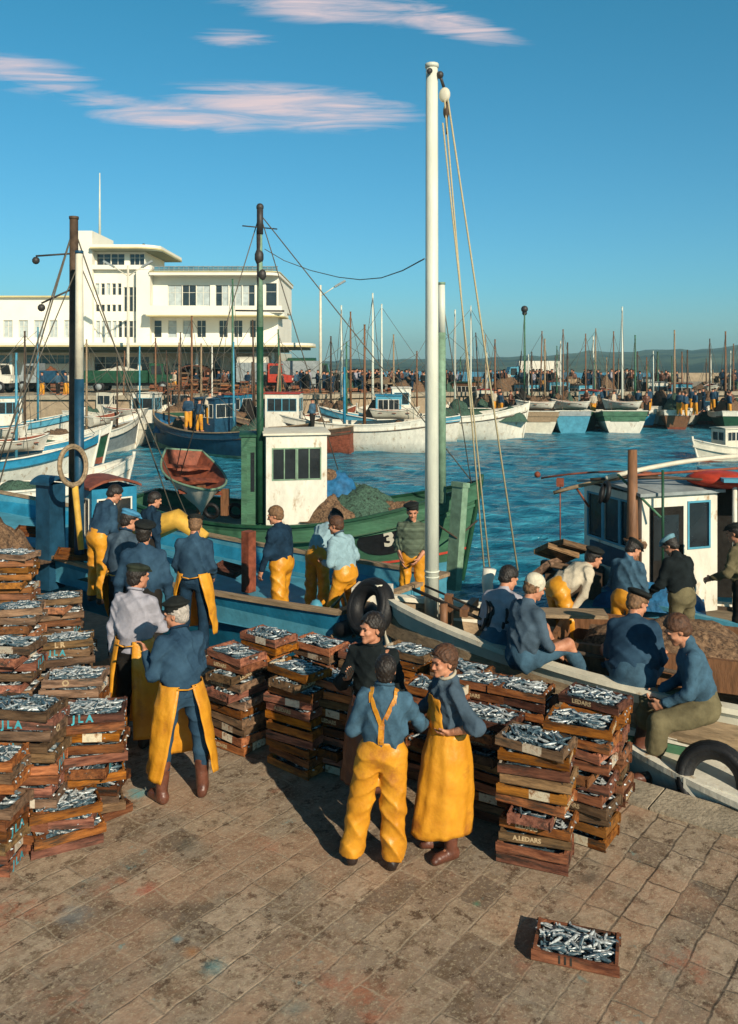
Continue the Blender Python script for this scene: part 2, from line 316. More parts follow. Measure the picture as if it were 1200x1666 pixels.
    bp = N(t, 'ShaderNodeBump'); bp.inputs['Strength'].default_value = .9; bp.inputs['Distance'].default_value = .03; L(t, h, bp.inputs['Height']); L(t, bp.outputs[0], b.inputs['Normal'])
    return m
mb = MB()
a, b_, c_, d_ = qpt(-40, 0), qpt(60, 0), qpt(60, -60), qpt(-40, -60)
mb.add([a, b_, c_, d_], [(0, 1, 2, 3)], 0)
mb.add([a, b_, b_ - Vector((0, 0, 4)), a - Vector((0, 0, 4))], [(0, 3, 2, 1)], 1)
quay = mb.build('quay_paving', [paving(), M['wood_dark']], kind='structure')
# worn coping stones along the quay edge
mb = MB(); rnd = random.Random(3); t_ = -6.0
while t_ < 16:
    l_ = rnd.uniform(.9, 1.3); q = Matrix.Rotation(math.atan2(QD.y, QD.x), 3, 'Z'); h_ = .02 + rnd.uniform(0, .008)
    mb.box(qpt(t_ + l_ / 2, -.2, h_ / 2 - .03), (l_ - .02, .44, h_ + .06), 0, q); t_ += l_
mb.build('quay_coping', mat('coping granite', (.30, .25, .18), .85, .3, 5, .6, 30, stain=((.12, .09, .06), 6, .56)), kind='structure')
# raised kerb further left, where the men stand
mb = MB(); q = Matrix.Rotation(math.atan2(QD.y, QD.x), 3, 'Z')
mb.box(qpt(11.5, -.95, .08), (9.0, 1.4, .24), 0, q); mb.build('quay_step', mat('step stone', (.26, .21, .15), .85, .3, 5, .6, 30), kind='structure')

# water: a sheet with real waves near the boats
def water_mat():
    m = bpy.data.materials.new('harbour water'); m.use_nodes = True; t = m.node_tree; b = t.nodes['Principled BSDF']
    b.inputs['Base Color'].default_value = (.006, .085, .15, 1); b.inputs['Roughness'].default_value = .18; b.inputs['IOR'].default_value = 1.33
    b.inputs['Specular IOR Level'].default_value = .5
    g = N(t, 'ShaderNodeNewGeometry')
    def nz(sc, scl, det, dis=0.3):
        mp = N(t, 'ShaderNodeMapping'); mp.inputs['Scale'].default_value = scl; mp.inputs['Rotation'].default_value = (0, 0, R_(8)); L(t, g.outputs['Position'], mp.inputs[0])
        n = N(t, 'ShaderNodeTexNoise'); n.inputs['Scale'].default_value = sc; n.inputs['Detail'].default_value = det; n.inputs['Distortion'].default_value = dis; L(t, mp.outputs[0], n.inputs['Vector']); return n.outputs[0]
    a = nz(1.5, (.55, 1.25, 1), 5, .8); c = nz(5.5, (.7, 1.2, 1), 4, .6); d = nz(.35, (.6, 1.2, 1), 3, .5)
    h = M_(t, 'ADD', M_(t, 'MULTIPLY', a, .6), M_(t, 'ADD', M_(t, 'MULTIPLY', c, .26), M_(t, 'MULTIPLY', d, 1.3)))
    bp = N(t, 'ShaderNodeBump'); bp.inputs['Strength'].default_value = 1; bp.inputs['Distance'].default_value = .42; L(t, h, bp.inputs['Height']); L(t, bp.outputs[0], b.inputs['Normal'])
    r = N(t, 'ShaderNodeMapRange'); r.inputs[1].default_value = .38; r.inputs[2].default_value = .66; L(t, a, r.inputs[0])
    mx = N(t, 'ShaderNodeMixRGB'); L(t, r.outputs[0], mx.inputs[0]); mx.inputs[1].default_value = (.006, .09, .15, 1); mx.inputs[2].default_value = (.05, .29, .40, 1); L(t, mx.outputs[0], b.inputs['Base Color'])
    return m
WZ = -1.0
rnd = np.random.RandomState(4)
def wave(x, y):
    z = 0 * x
    for i in range(26):
        an = R_(80 + rnd2[i, 0] * 50); k = 1.6 * (1.22 ** (i % 13)) * (1 + .2 * rnd2[i, 1]); am = .045 / (k ** .8)
        z = z + am * np.sin(k * (x * math.cos(an) + y * math.sin(an)) + rnd2[i, 2] * 7 + 1.3 * np.sin(.31 * x + i) + 1.1 * np.sin(.23 * y + 2 * i))
    return z
rnd2 = np.random.RandomState(5).uniform(-1, 1, (26, 3))
ys = np.concatenate([np.arange(6, 30, .12), np.arange(30, 62, .26), np.arange(62, 90, 1.0)]); xs = np.arange(-30, 34, .16)
X, Yg = np.meshgrid(xs, ys); Z = WZ + wave(X, Yg) * np.clip(1.15 - Yg / 90, .25, 1)
def grid_mesh(name, X, Y, Z, m):
    ny, nx = X.shape; me = bpy.data.meshes.new(name); co = np.stack([X, Y, Z], -1).reshape(-1, 3).astype(np.float32)
    i = np.arange((ny - 1) * nx).reshape(ny - 1, nx)[:, :-1].ravel(); q = np.stack([i, i + 1, i + nx + 1, i + nx], -1)
    np_mesh(me, co, q); me.materials.append(m); o = bpy.data.objects.new(name, me); scene.collection.objects.link(o); return o
def np_mesh(me, co, q, smooth=True):
    me.vertices.add(len(co)); me.vertices.foreach_set('co', np.ascontiguousarray(co, np.float32).ravel())
    me.loops.add(len(q) * 4); me.loops.foreach_set('vertex_index', q.astype(np.int32).ravel())
    me.polygons.add(len(q)); me.polygons.foreach_set('loop_start', np.arange(len(q), dtype=np.int32) * 4); me.polygons.foreach_set('loop_total', np.full(len(q), 4, np.int32))
    me.update(calc_edges=True); me.polygons.foreach_set('use_smooth', np.full(len(q), smooth))
wm = water_mat()
grid_mesh('water', X, Yg, Z, wm)['kind'] = 'structure'
mb = MB(); mb.add([(-900, -50, WZ - .35), (900, -50, WZ - .35), (1500, 3000, WZ - .35), (-1500, 3000, WZ - .35)], [(0, 1, 2, 3)]); mb.build('sea', wm, kind='structure')

# far quay
QZ = 1.5
mb = MB(); pts = [(-120, 62), (-6, 63), (6, 70), (130, 78)]
for i in range(3):
    (x0, y0), (x1, y1) = pts[i], pts[i + 1]
    mb.add([(x0, y0, WZ - 1), (x1, y1, WZ - 1), (x1, y1, QZ), (x0, y0, QZ)], [(0, 1, 2, 3)], 0)
    yb0, yb1 = (260 if i == 0 else 112), (260 if i == 0 else 112)
    if i == 1: yb0 = 260
    mb.add([(x0, y0, QZ), (x1, y1, QZ), (x1, yb1, QZ), (x0, yb0, QZ)], [(0, 1, 2, 3)], 1)
    mb.add([(x0, y0 - .25, QZ - .25), (x1, y1 - .25, QZ - .25), (x1, y1 - .25, QZ + .06), (x0, y0 - .25, QZ + .06), (x0, y0 + .6, QZ + .06), (x1, y1 + .6, QZ + .06)], [(0, 1, 2, 3), (3, 2, 5, 4)], 1)
mb.build('far_quay', [M['sand_wall'], mat('far quay concrete', (.33, .28, .20), .9, .2, 2, .3, 6)], kind='structure')
# hills
def hill(name, Yd, prof, col, seed):
    rn = random.Random(seed); vs = []; fs = []; n = 160; us = [-900 + 3000 * i / n for i in range(n + 1)]
    for u in us:
        v = np.interp(u, [p[0] for p in prof], [p[1] for p in prof]) + 1.2 * math.sin(u * .05 + seed) + .8 * math.sin(u * .13) + rn.uniform(-.6, .6)
        top = at(u, v, Yd * 3.9)
        for k in range(7):
            f = k / 6; yy = Yd * (1 + 2.9 * f); vs.append((top.x * yy / top.y, yy, WZ - 2 + (top.z - WZ + 2) * math.sin(f * 1.5708) ** 1.1 + (rn.uniform(-.6, .6) * (0 < k < 6)) * Yd / 300))
    fs = [(i * 7 + k, (i + 1) * 7 + k, (i + 1) * 7 + k + 1, i * 7 + k + 1) for i in range(n) for k in range(6)]
    mb = MB(); mb.add(vs, fs, 0, True); return mb.build(name, col, kind='structure')
hm = mat('hill fields', (.035, .085, .06), .95, .6, .012, .0, 1, col2=(.10, .14, .08), stretch=(1, .6, 1), ramp=(.4, .6), stain=((.03, .06, .04), .02, .55))
hill('hills', 400, [(-900, 584), (500, 588), (640, 584), (760, 584), (860, 580), (960, 574), (1080, 571), (1200, 566), (2100, 560)], hm, 1)
# stone breakwater behind the crowd on the right
mb = MB(); p0 = at(1030, 613, 118); p1 = at(1400, 613, 118)
mb.b2(p0.x + 3, p1.x, 116, 120, -2, 2.55); mb.build('breakwater', M['sand_wall'], kind='structure')
# ================================================================ SMOOTH BODIES (signed distance + surface nets)
def V3(*a): return np.array(a, float)
def nrm(v): v = np.asarray(v, float); return v / (np.linalg.norm(v) + 1e-9)
class SDF:
    def __init__(s, k=.03): s.p = []; s.k = k; s.noise = 0; s.nf = 1; s.mode = 'fold'; s.ph = 0; s.post = []; s.calm = None
    def cap(s, a, b, ra, rb=None, k=None, side=None, sc=1, sub=False):
        s.p.append(('c', V3(*a), V3(*b), ra, ra if rb is None else rb, s.k if k is None else k, None if side is None else nrm(side), sc, sub)); return s
    def ell(s, c, r, Rm=None, k=None, sub=False):
        s.p.append(('e', V3(*c), V3(*r), np.eye(3) if Rm is None else Rm, 0, s.k if k is None else k, None, 1, sub)); return s
    def cut(s, c, n): s.p.append(('p', V3(*c), nrm(n))); return s      # keeps the side the normal points away from
    def _d(s, pr, P):
        if pr[0] == 'c':
            a, b, ra, rb = pr[1:5]; ab = b - a; t = np.clip(((P - a) @ ab) / (ab @ ab + 1e-12), 0, 1)
            q = P - a - t[..., None] * ab
            if pr[6] is not None: q = q - pr[6] * ((q @ pr[6]) * (1 - 1 / pr[7]))[..., None]
            return np.sqrt((q * q).sum(-1)) - (ra + (rb - ra) * t)
        q = (P - pr[1]) @ pr[3]; r = pr[2]; k0 = np.sqrt(((q / r) ** 2).sum(-1)); k1 = np.sqrt(((q / (r * r)) ** 2).sum(-1)) + 1e-9
        return k0 * (k0 - 1) / k1
    def _bb(s, pr):
        if pr[0] == 'c': r = max(pr[3], pr[4]) * max(1, pr[7]); return np.minimum(pr[1], pr[2]) - r, np.maximum(pr[1], pr[2]) + r
        r = max(pr[2]); return pr[1] - r, pr[1] + r
    def _nz(s, P):
        f = s.nf; x, y, z = P[..., 0] * f, P[..., 1] * f, P[..., 2] * f
        rg = lambda a: (1 - np.abs(np.sin(a))) ** 1.6
        if s.mode == 'fine': return np.sin(61 * z + 3 * np.sin(43 * x + 20 * y)) * .5 + np.sin(83 * x + 57 * y + 2 * np.sin(40 * z)) * .5
        cm = 1 if s.calm is None else np.clip((P - s.calm[0]) @ s.calm[1] / s.calm[2], .06, 1)
        o = .35 - .95 * rg(17 * z + 9 * x + 2.6 * np.sin(8 * x + 3 * y + s.ph) + 1.8 * np.sin(9 * y - 4 * z)) * (.6 + .4 * np.sin(11 * x + 6 * z + s.ph)) - .75 * rg(19 * x + 15 * y + 2.4 * np.sin(7 * z + s.ph)) * (.5 + .5 * np.sin(5 * z + 8 * y + 1)) - .3 * rg(31 * z - 23 * x + 2 * np.sin(13 * y))
        return o * cm
    def dist(s, P):
        F = np.full(P.shape[:-1], 9.0)
        for pr in s.p:
            if pr[0] == 'p': F = np.maximum(F, (P - pr[1]) @ pr[2]); continue
            d = s._d(pr, P); k = pr[5]
            if pr[8]: h = np.maximum(k - np.abs(-d - F), 0) / k; F = np.maximum(F, -d) + h * h * k / 4
            else: h = np.maximum(k - np.abs(d - F), 0) / k; F = np.minimum(F, d) - h * h * k / 4
        return F + (s.noise * s._nz(P) if s.noise else 0)
    def arrays(s, h):
        lo = np.min([s._bb(p)[0] for p in s.p if p[0] != 'p' and not p[8]], 0) - 3 * h; hi = np.max([s._bb(p)[1] for p in s.p if p[0] != 'p' and not p[8]], 0) + 3 * h
        n = np.ceil((hi - lo) / h).astype(int) + 1
        ax = [lo[i] + h * np.arange(n[i]) for i in range(3)]; F = np.full(n, 9.0)
        for pr in s.p:
            if pr[0] == 'p':
                G = ((ax[0] - pr[1][0]) * pr[2][0])[:, None, None] + ((ax[1] - pr[1][1]) * pr[2][1])[None, :, None] + ((ax[2] - pr[1][2]) * pr[2][2])[None, None, :]
                F = np.maximum(F, G); continue
            a, b = s._bb(pr); pad = pr[5] + 3 * h
            i0 = np.clip(((a - pad - lo) / h).astype(int), 0, n); i1 = np.clip(((b + pad - lo) / h).astype(int) + 2, 0, n)
            sl = tuple(slice(i0[i], i1[i]) for i in range(3))
            P = np.stack(np.meshgrid(*[ax[i][sl[i]] for i in range(3)], indexing='ij'), -1)
            d = s._d(pr, P); k = pr[5]; f = F[sl]
            if pr[8]: hh = np.maximum(k - np.abs(-d - f), 0) / k; F[sl] = np.maximum(f, -d) + hh * hh * k / 4
            else: hh = np.maximum(k - np.abs(d - f), 0) / k; F[sl] = np.minimum(f, d) - hh * hh * k / 4
        if s.noise:
            P = np.stack(np.meshgrid(*ax, indexing='ij'), -1); F = F + s.noise * s._nz(P)
        for pc, pn in s.post: F = np.maximum(F, ((ax[0] - pc[0]) * pn[0])[:, None, None] + ((ax[1] - pc[1]) * pn[1])[None, :, None] + ((ax[2] - pc[2]) * pn[2])[None, None, :])
        F[0] = F[-1] = 1; F[:, 0] = F[:, -1] = 1; F[:, :, 0] = F[:, :, -1] = 1
        return nets(F, lo, h)
def nets(F, lo, h):
    S = F < 0; nx, ny, nz_ = F.shape
    cnt = np.zeros((nx - 1, ny - 1, nz_ - 1), int); C = {}
    for i in (0, 1):
        for j in (0, 1):
            for k in (0, 1): cnt += S[i:nx - 1 + i, j:ny - 1 + j, k:nz_ - 1 + k]
    act = np.argwhere((cnt > 0) & (cnt < 8))
    idx = -np.ones(cnt.shape, int); idx[tuple(act.T)] = np.arange(len(act))
    acc = np.zeros((len(act), 3)); num = np.zeros(len(act))
    cs = [(0, 0, 0), (1, 0, 0), (0, 1, 0), (1, 1, 0), (0, 0, 1), (1, 0, 1), (0, 1, 1), (1, 1, 1)]
    fv = [F[act[:, 0] + c[0], act[:, 1] + c[1], act[:, 2] + c[2]] for c in cs]
    for a in range(8):
        for b in range(a + 1, 8):
            if sum(x != y for x, y in zip(cs[a], cs[b])) != 1: continue
            m = (fv[a] < 0) != (fv[b] < 0); t = fv[a][m] / (fv[a][m] - fv[b][m])
            acc[m] += np.array(cs[a]) + t[:, None] * (np.array(cs[b]) - np.array(cs[a])); num[m] += 1
    co = lo + h * (act + acc / num[:, None])
    quads = []
    for ax in range(3):
        o1, o2 = [(1, 2), (2, 0), (0, 1)][ax]; e = np.zeros(3, int); e[ax] = 1
        A = S[:nx - e[0], :ny - e[1], :nz_ - e[2]]; B = S[e[0]:, e[1]:, e[2]:]
        w_ = np.argwhere(A != B); w_ = w_[(w_[:, o1] > 0) & (w_[:, o2] > 0) & (w_[:, o1] < F.shape[o1] - 1) & (w_[:, o2] < F.shape[o2] - 1)]
        f = A[tuple(w_.T)]
        d1 = np.zeros(3, int); d1[o1] = 1; d2 = np.zeros(3, int); d2[o2] = 1
        g = lambda p: idx[tuple(p.T)]
        q = np.stack([g(w_ - d1 - d2), g(w_ - d2), g(w_), g(w_ - d1)], -1); q[~f] = q[~f][:, ::-1]; quads.append(q)
    return co, np.concatenate(quads)
def join(parts):
    off = 0; cs = []; qs = []
    for co, q in parts: cs.append(co); qs.append(q + off); off += len(co)
    return np.concatenate(cs), np.concatenate(qs)
def np_obj(name, arr, m, parent=None, **k):
    me = bpy.data.meshes.new(name); np_mesh(me, *arr); me.materials.append(m)
    o = bpy.data.objects.new(name, me); scene.collection.objects.link(o); o.parent = parent; return tag(o, **k)

def rot(ax, deg):
    a = R_(deg); c, s = math.cos(a), math.sin(a)
    return np.array({'x': [[1, 0, 0], [0, c, -s], [0, s, c]], 'y': [[c, 0, s], [0, 1, 0], [-s, 0, c]], 'z': [[c, -s, 0], [s, c, 0], [0, 0, 1]]}[ax])

def hand(wrist, fd, side, thumb_dir, curl, h):
    """a palm, four fingers and a thumb; thumb_dir is the side the thumb is on"""
    x = nrm(fd); t = np.asarray(thumb_dir, float); t = nrm(t - x * (t @ x)); n = np.cross(x, t) * side   # palm normal
    s = SDF(.012)
    s.cap(wrist - x * .03, wrist + x * .02, .027, .026, side=t, sc=1.15)
    s.cap(wrist + x * .02, wrist + x * .075, .017, .016, side=t, sc=2.2)
    base = wrist + x * .085
    for i, (o, l) in enumerate(((.031, .9), (.0105, 1.0), (-.0105, .94), (-.031, .76))):
        p = base + t * o - x * (.004 * abs(i - 1)); d = x; cur = p; r = .0095 - .0006 * i
        for j, sl in enumerate((.042, .028, .022)):
            a = R_(curl * (.55, 1, .8)[j] + i * 3); d = nrm(d * math.cos(a) + n * math.sin(a)); q = cur + d * sl * l
            s.cap(cur, q, r, r * .9, k=.004 if j == 0 else .003); r *= .92; cur = q
    p = wrist + x * .025 + t * .026; q = p + nrm(x * .7 + t * .8 + n * .3) * .038; s.cap(p, q, .014, .0105, k=.012)
    s.cap(q, q + nrm(x * 1 + t * .25 + n * .5) * .032, .0105, .0085, k=.004)
    return s.arrays(h)

def person(label, loc, face, scale=1.0, lean=0, side=0, twist=0, head=(0, 0, 0), armR=((.15, 0, -1), (.05, .25, -1)), armL=None,
           legR=((.06, .03, -1), (.02, -.05, -1)), legL=None, seat=None, toe=12, top='sweater', topm='sweater_blue', rolled=(0, 0), bot='trousers', botm='denim', bag=1.0,
           apron=None, boots=None, cap=None, capm='cap_dark', hair='hair_dark', hairlen=.01, bulk=1.0, near=False, face_on=True, straps=False, bib=False, collar=None, curl=35, group=None, under=None):
    root = empty('person', loc, R_(face), label=label, cat='person', group=group); root.scale = (scale,) * 3
    hf = .0052 if near else .008; hh = .0052 if near else .0085; hc = .0115 if near else .016
    armL = armR if armL is None else armL; legL = legR if legL is None else legL
    Rt = rot('z', twist) @ rot('y', side) @ rot('x', -lean)
    P = V3(0, 0, 0); J = {}
    for s, lg in ((1, legR), (-1, legL)):
        hip = P + V3(.095 * s, 0, -.03); d1 = nrm((lg[0][0] * s, lg[0][1], lg[0][2])); d2 = nrm((lg[1][0] * s, lg[1][1], lg[1][2]))
        kn = hip + d1 * .43; an = kn + d2 * .42; J['hip', s], J['knee', s], J['ank', s] = hip, kn, an
        a = R_(toe); fx = nrm((math.sin(a) * s, math.cos(a), 0))
        if abs(d2[2]) < .75: fx = nrm(fx * .6 + V3(0, 0, .0) + nrm((d2[0], d2[1], 0)) * .6)
        J['toe', s] = an + fx * .15 + V3(0, 0, -.045)
    hz = seat if seat is not None else .085 - min(J['ank', 1][2], J['ank', -1][2])
    for k in J: J[k] = J[k] + V3(0, 0, hz)
    P = V3(0, 0, hz); T = lambda *a: P + Rt @ V3(*a)
    neck = T(0, -.005, .52); Rh = Rt @ rot('x', lean * .5) @ rot('z', head[0]) @ rot('x', -head[1]) @ rot('y', head[2]); H = lambda *a: hc_ + Rh @ V3(*a)
    hc_ = neck + Rt @ V3(0, .02, .03) + Rh @ V3(0, .012, .105)
    for s, ar in ((1, armR), (-1, armL)):
        sh = T(.168 * s * (.8 + .2 * bulk), -.005, .425); d1 = Rt @ nrm((ar[0][0] * s, ar[0][1], ar[0][2])); d2 = Rt @ nrm((ar[1][0] * s, ar[1][1], ar[1][2]))
        el = sh + d1 * .285; wr = el + d2 * .245; J['sh', s], J['el', s], J['wr', s], J['fd', s] = sh, el, wr, d2
    sx = Rt @ V3(1, 0, 0)
    # ---- body
    b = SDF(.03)
    b.cap(T(0, 0, .05), T(0, .0, .38), .10 * bulk, .105, side=sx, sc=1.3); b.cap(T(-.13, 0, .43), T(.13, 0, .43), .055)
    b.cap(T(0, 0, .45), hc_ + Rh @ V3(0, -.012, -.04), .058, .052); b.cap(P + V3(-.06, 0, 0), P + V3(.06, 0, 0), .10)
    for s in (1, -1):
        b.cap(J['sh', s], J['el', s], .046, .040); b.cap(J['el', s], J['wr', s], .043, .027)
        b.cap(J['hip', s], J['knee', s], .078, .055); b.cap(J['knee', s], J['ank', s], .054, .038); b.cap(J['ank', s], J['toe', s], .035, .028)
    parts = [b.arrays(.012 if near else .017)]
    f = SDF(.022); E = lambda c, r, k=None, sub=False: f.ell(H(*c), r, Rh, k, sub)
    E((0, -.018, .028), (.076, .094, .086)); E((0, .024, -.035), (.058, .066, .074)); f.cap(H(-.038, .02, -.072), H(0, .068, -.092), .020, .019, .02); f.cap(H(.038, .02, -.072), H(0, .068, -.092), .020, .019, .02)
    f.cap(H(0, -.03, -.05), neck, .050, .056, k=.03)
    if face_on:
        f.cap(H(-.036, .078, .022), H(.036, .078, .022), .013, .013, .016)
        for s in (1, -1):
            E((.030 * s, .094, .002), (.017, .013, .011), .012, True); E((.038 * s, .060, -.026), (.018, .020, .015), .02)
        f.cap(H(0, .084, .006), H(0, .105, -.030), .0085, .0125, .010)
        for s in (1, -1): E((.012 * s, .095, -.036), (.008, .009, .007), .006)
        E((0, .082, -.060), (.024, .012, .0065), .006); E((0, .079, -.071), (.021, .012, .007), .006); E((0, .094, -.0655), (.024, .006, .0022), .003, True)
        E((0, .070, -.096), (.020, .018, .016), .012)
    for s in (1, -1):
        E((.078 * s, -.012, -.008), (.009, .019, .031), .008); E((.086 * s, -.006, -.006), (.006, .011, .018), .006, True)
    parts.append(f.arrays(hf))
    for s in (1, -1):
        th = Rt @ V3(-.25 * s, 1, .15); parts.append(hand(J['wr', s], J['fd', s], -s, th, curl, hh * .9))
    np_obj('body', join(parts), M['skin'], root)
    if face_on:
        for s in (1, -1):
            mb = MB(); mb.ball(H(.030 * s, .0815, .003), .0085, 8, 0, (1.25, .8, .75), Matrix(Rh.tolist())); mb.build('eye', M['eye_dark'], root)
            mb = MB(); mb.tube([H(.013 * s, .094, .021), H(.030 * s, .094, .027), H(.047 * s, .082, .022)], .0042, 5); mb.build('eyebrow', M[hair if hair != 'hair_grey' else 'hair_grey'], root)
    # ---- hair
    if hair:
        q = SDF(.015); e_ = hairlen
        q.ell(H(0, -.022, .034), (.079 + e_, .098 + e_, .089 + e_), Rh); q.ell(H(0, -.055, -.03), (.062 + e_, .055 + e_, .06), Rh)
        if cap == 'beanie': q.cut(H(0, 0, .02), Rh @ V3(0, 0, 1))
        if hairlen > .012:
            rn = random.Random(hash(label) % 999)
            for i in range(22):
                a_ = rn.uniform(0, 6.28); z_ = rn.uniform(-.01, .11); rr = math.sqrt(max(0.05, 1 - (z_ / .12) ** 2)); q.ell(H(.078 * rr * math.cos(a_), -.02 + .094 * rr * math.sin(a_), z_), (.02, .02, .017), Rh, .01)
        q.cut(H(0, .052, .045), Rh @ V3(0, 1, -.75)); q.cut(H(0, .0, -.062), Rh @ V3(0, .45, -1))
        for s in (1, -1): q.ell(H(.085 * s, .03, -.022), (.03, .055, .045), Rh, .01, True)
        q.noise = .0042; q.nf = 2.2; q.mode = 'fine'
        np_obj('hair', q.arrays(.0065 if near else .009), M[hair], root)
    if cap:
        q = SDF(.012)
        if cap == 'beret':
            q.ell(H(0, -.02, .075), (.092, .110, .045), Rh); q.ell(H(.02, -.035, .10), (.118, .122, .036), Rh @ rot('y', 10) @ rot('x', 8)); q.cap(H(.01, -.02, .13), H(.01, -.02, .152), .007, .004, k=.006)
        elif cap == 'flat':
            q.ell(H(0, -.02, .07), (.088, .106, .045), Rh); q.ell(H(0, -.012, .092), (.104, .122, .036), Rh @ rot('x', -8)); q.cap(H(-.035, .095, .055), H(.035, .095, .055), .012, k=.02, side=Rh @ V3(0, 1, -.25), sc=3.0)
        elif cap == 'sailor':
            q.cap(H(0, -.015, .045), H(0, -.015, .075), .088, .092, side=Rh @ V3(0, 1, 0), sc=1.14, k=.005); q.ell(H(0, -.015, .102), (.115, .128, .032), Rh @ rot('x', 4), .012)
            q.cap(H(-.04, .088, .045), H(.04, .088, .045), .009, k=.02, side=Rh @ V3(0, 1, -.5), sc=4.2)
            q.cut(H(0, 0, .030), Rh @ V3(0, 0, -1))
        elif cap == 'beanie':
            q.ell(H(0, -.022, .052), (.088, .106, .088), Rh); q.cut(H(0, 0, .014), Rh @ V3(0, .25, -1)); q.cap(H(0, -.015, .022), H(0, -.018, .030), .082, .084, side=Rh @ V3(0, 1, 0), sc=1.17, k=.006)
        q.noise = .0022; q.nf = 1.5
        if cap in ('beret', 'flat'): q.cut(H(0, 0, .036), Rh @ V3(0, .0, -1))
        np_obj('cap', q.arrays(.0065 if near else .009), M[capm], root)
    # ---- top
    q = SDF(.04); B = bulk
    q.cap(T(0, .005, -.02), T(0, .004, .17), .122 * B, .126 * B, side=sx, sc=1.28); q.cap(T(0, .004, .17), T(0, 0, .37), .128 * B, .125 * B, side=sx, sc=1.42)
    q.cap(T(-.135 * B, -.006, .405), T(.135 * B, -.006, .405), .062); q.cap(T(0, -.008, .47), T(-.13 * B, -.006, .425), .056, .050); q.cap(T(0, -.008, .47), T(.13 * B, -.006, .425), .056, .050); q.cap(T(0, -.004, .46), neck + Rt @ V3(0, .0, .0), .070, .064, k=.03)
    q.ell(T(0, .035, .10), (.12 * B, .105 * B, .12), Rt)
    q.cut(T(0, 0, -.055), Rt @ V3(0, 0, -1))
    for s, rl in ((1, rolled[0]), (-1, rolled[1])):
        q.cap(J['sh', s], J['el', s], .060 * (.6 + .4 * B), .054, k=.04); fd = J['wr', s] - J['el', s]
        if rl: q.cap(J['el', s], J['el', s] + fd * .18, .057, .056, k=.02); q.cap(J['el', s] + fd * .14, J['el', s] + fd * .24, .059, .057, k=.006)
        else: q.cap(J['el', s], J['el', s] + fd * .90, .057, .040, k=.03); q.cap(J['el', s] + fd * .84, J['el', s] + fd * .93, .042, .041, k=.004)
    q.noise = .021; q.ph = len(label) * 1.7; topS = q; q.calm = (T(0, 0, -.055), Rt @ V3(0, 0, 1), .13)
    if under: pass
    np_obj('sweater' if top == 'sweater' else top, q.arrays(hc), M[topm], root)
    if collar:
        mb = MB(); c0 = neck + Rt @ V3(0, .0, .01); ring = [c0 + Rt @ V3(.072 * math.cos(a), .066 * math.sin(a), .012 - .02 * math.sin(a)) for a in [2 * math.pi * i / 16 for i in range(17)]]
        mb.tube(ring, .013, 7); mb.build('collar', M[collar], root)
    # ---- trousers
    q = SDF(.04); g = bag * (.88 if apron else 1)
    q.cap(P + V3(-.055, 0, -.03), P + V3(.055, 0, -.03), (.104 if apron else .118) * B, k=.04); q.cap(P + V3(0, 0, .0), P + Rt @ V3(0, 0, .08), (.108 if apron else .125) * B, (.108 if apron else .125) * B, side=V3(1, 0, 0), sc=1.22)
    for s in (1, -1):
        kb = .088 * g; q.cap(J['hip', s], J['knee', s], .100 * (.5 + .5 * g), kb * .9, k=.03)
        e_ = 1.0 if not boots or bot == 'overtrousers' else .45
        an = J['knee', s] + (J['ank', s] - J['knee', s]) * e_; q.cap(J['knee', s], an, kb * .88, .074 * g, k=.03)
    cuts = min(J['ank', 1][2], J['ank', -1][2])
    q.cut(P + Rt @ V3(0, 0, .11), Rt @ V3(0, 0, 1)); q.calm = (P + V3(0, 0, .13), V3(0, 0, -1), .2); q.noise = .017 * (.6 + .4 * g); q.nf = .85; q.ph = len(label)
    if seat is None and not (boots and bot != 'overtrousers'): q.post.append(((0, 0, cuts + .012), (0, 0, -1)))
    np_obj('overtrousers' if bot == 'overtrousers' else 'trousers', q.arrays(hc), M[botm], root)
    # ---- boots
    bm = boots or 'boot_dark'
    for s in (1, -1):
        q = SDF(.02); an = J['ank', s]; kn = J['knee', s]; fx = nrm(J['toe', s] - an + V3(0, 0, .045))
        up = kn + (an - kn) * (.38 if boots else .86); q.cap(up, an, .066 if boots else .048, .052 if boots else .046, k=.02)
        q.cap(an + V3(0, 0, -.02) - fx * .035, an + fx * .13 + V3(0, 0, -.035), .042, .040, k=.02, side=np.cross(fx, V3(0, 0, 1)), sc=1.12); q.cap(an - fx * .04 + V3(0, 0, -.045), an + fx * .16 + V3(0, 0, -.05), .036, .032, k=.01, side=np.cross(fx, V3(0, 0, 1)), sc=1.2)
        if seat is None or abs(nrm(an - kn)[2]) > .8: q.cut(an + V3(0, 0, -.082), V3(0, 0, -1))
        q.noise = .0035; q.nf = 1.6; np_obj('boot' if boots else 'shoe', q.arrays(hc * .75), M[bm], root)
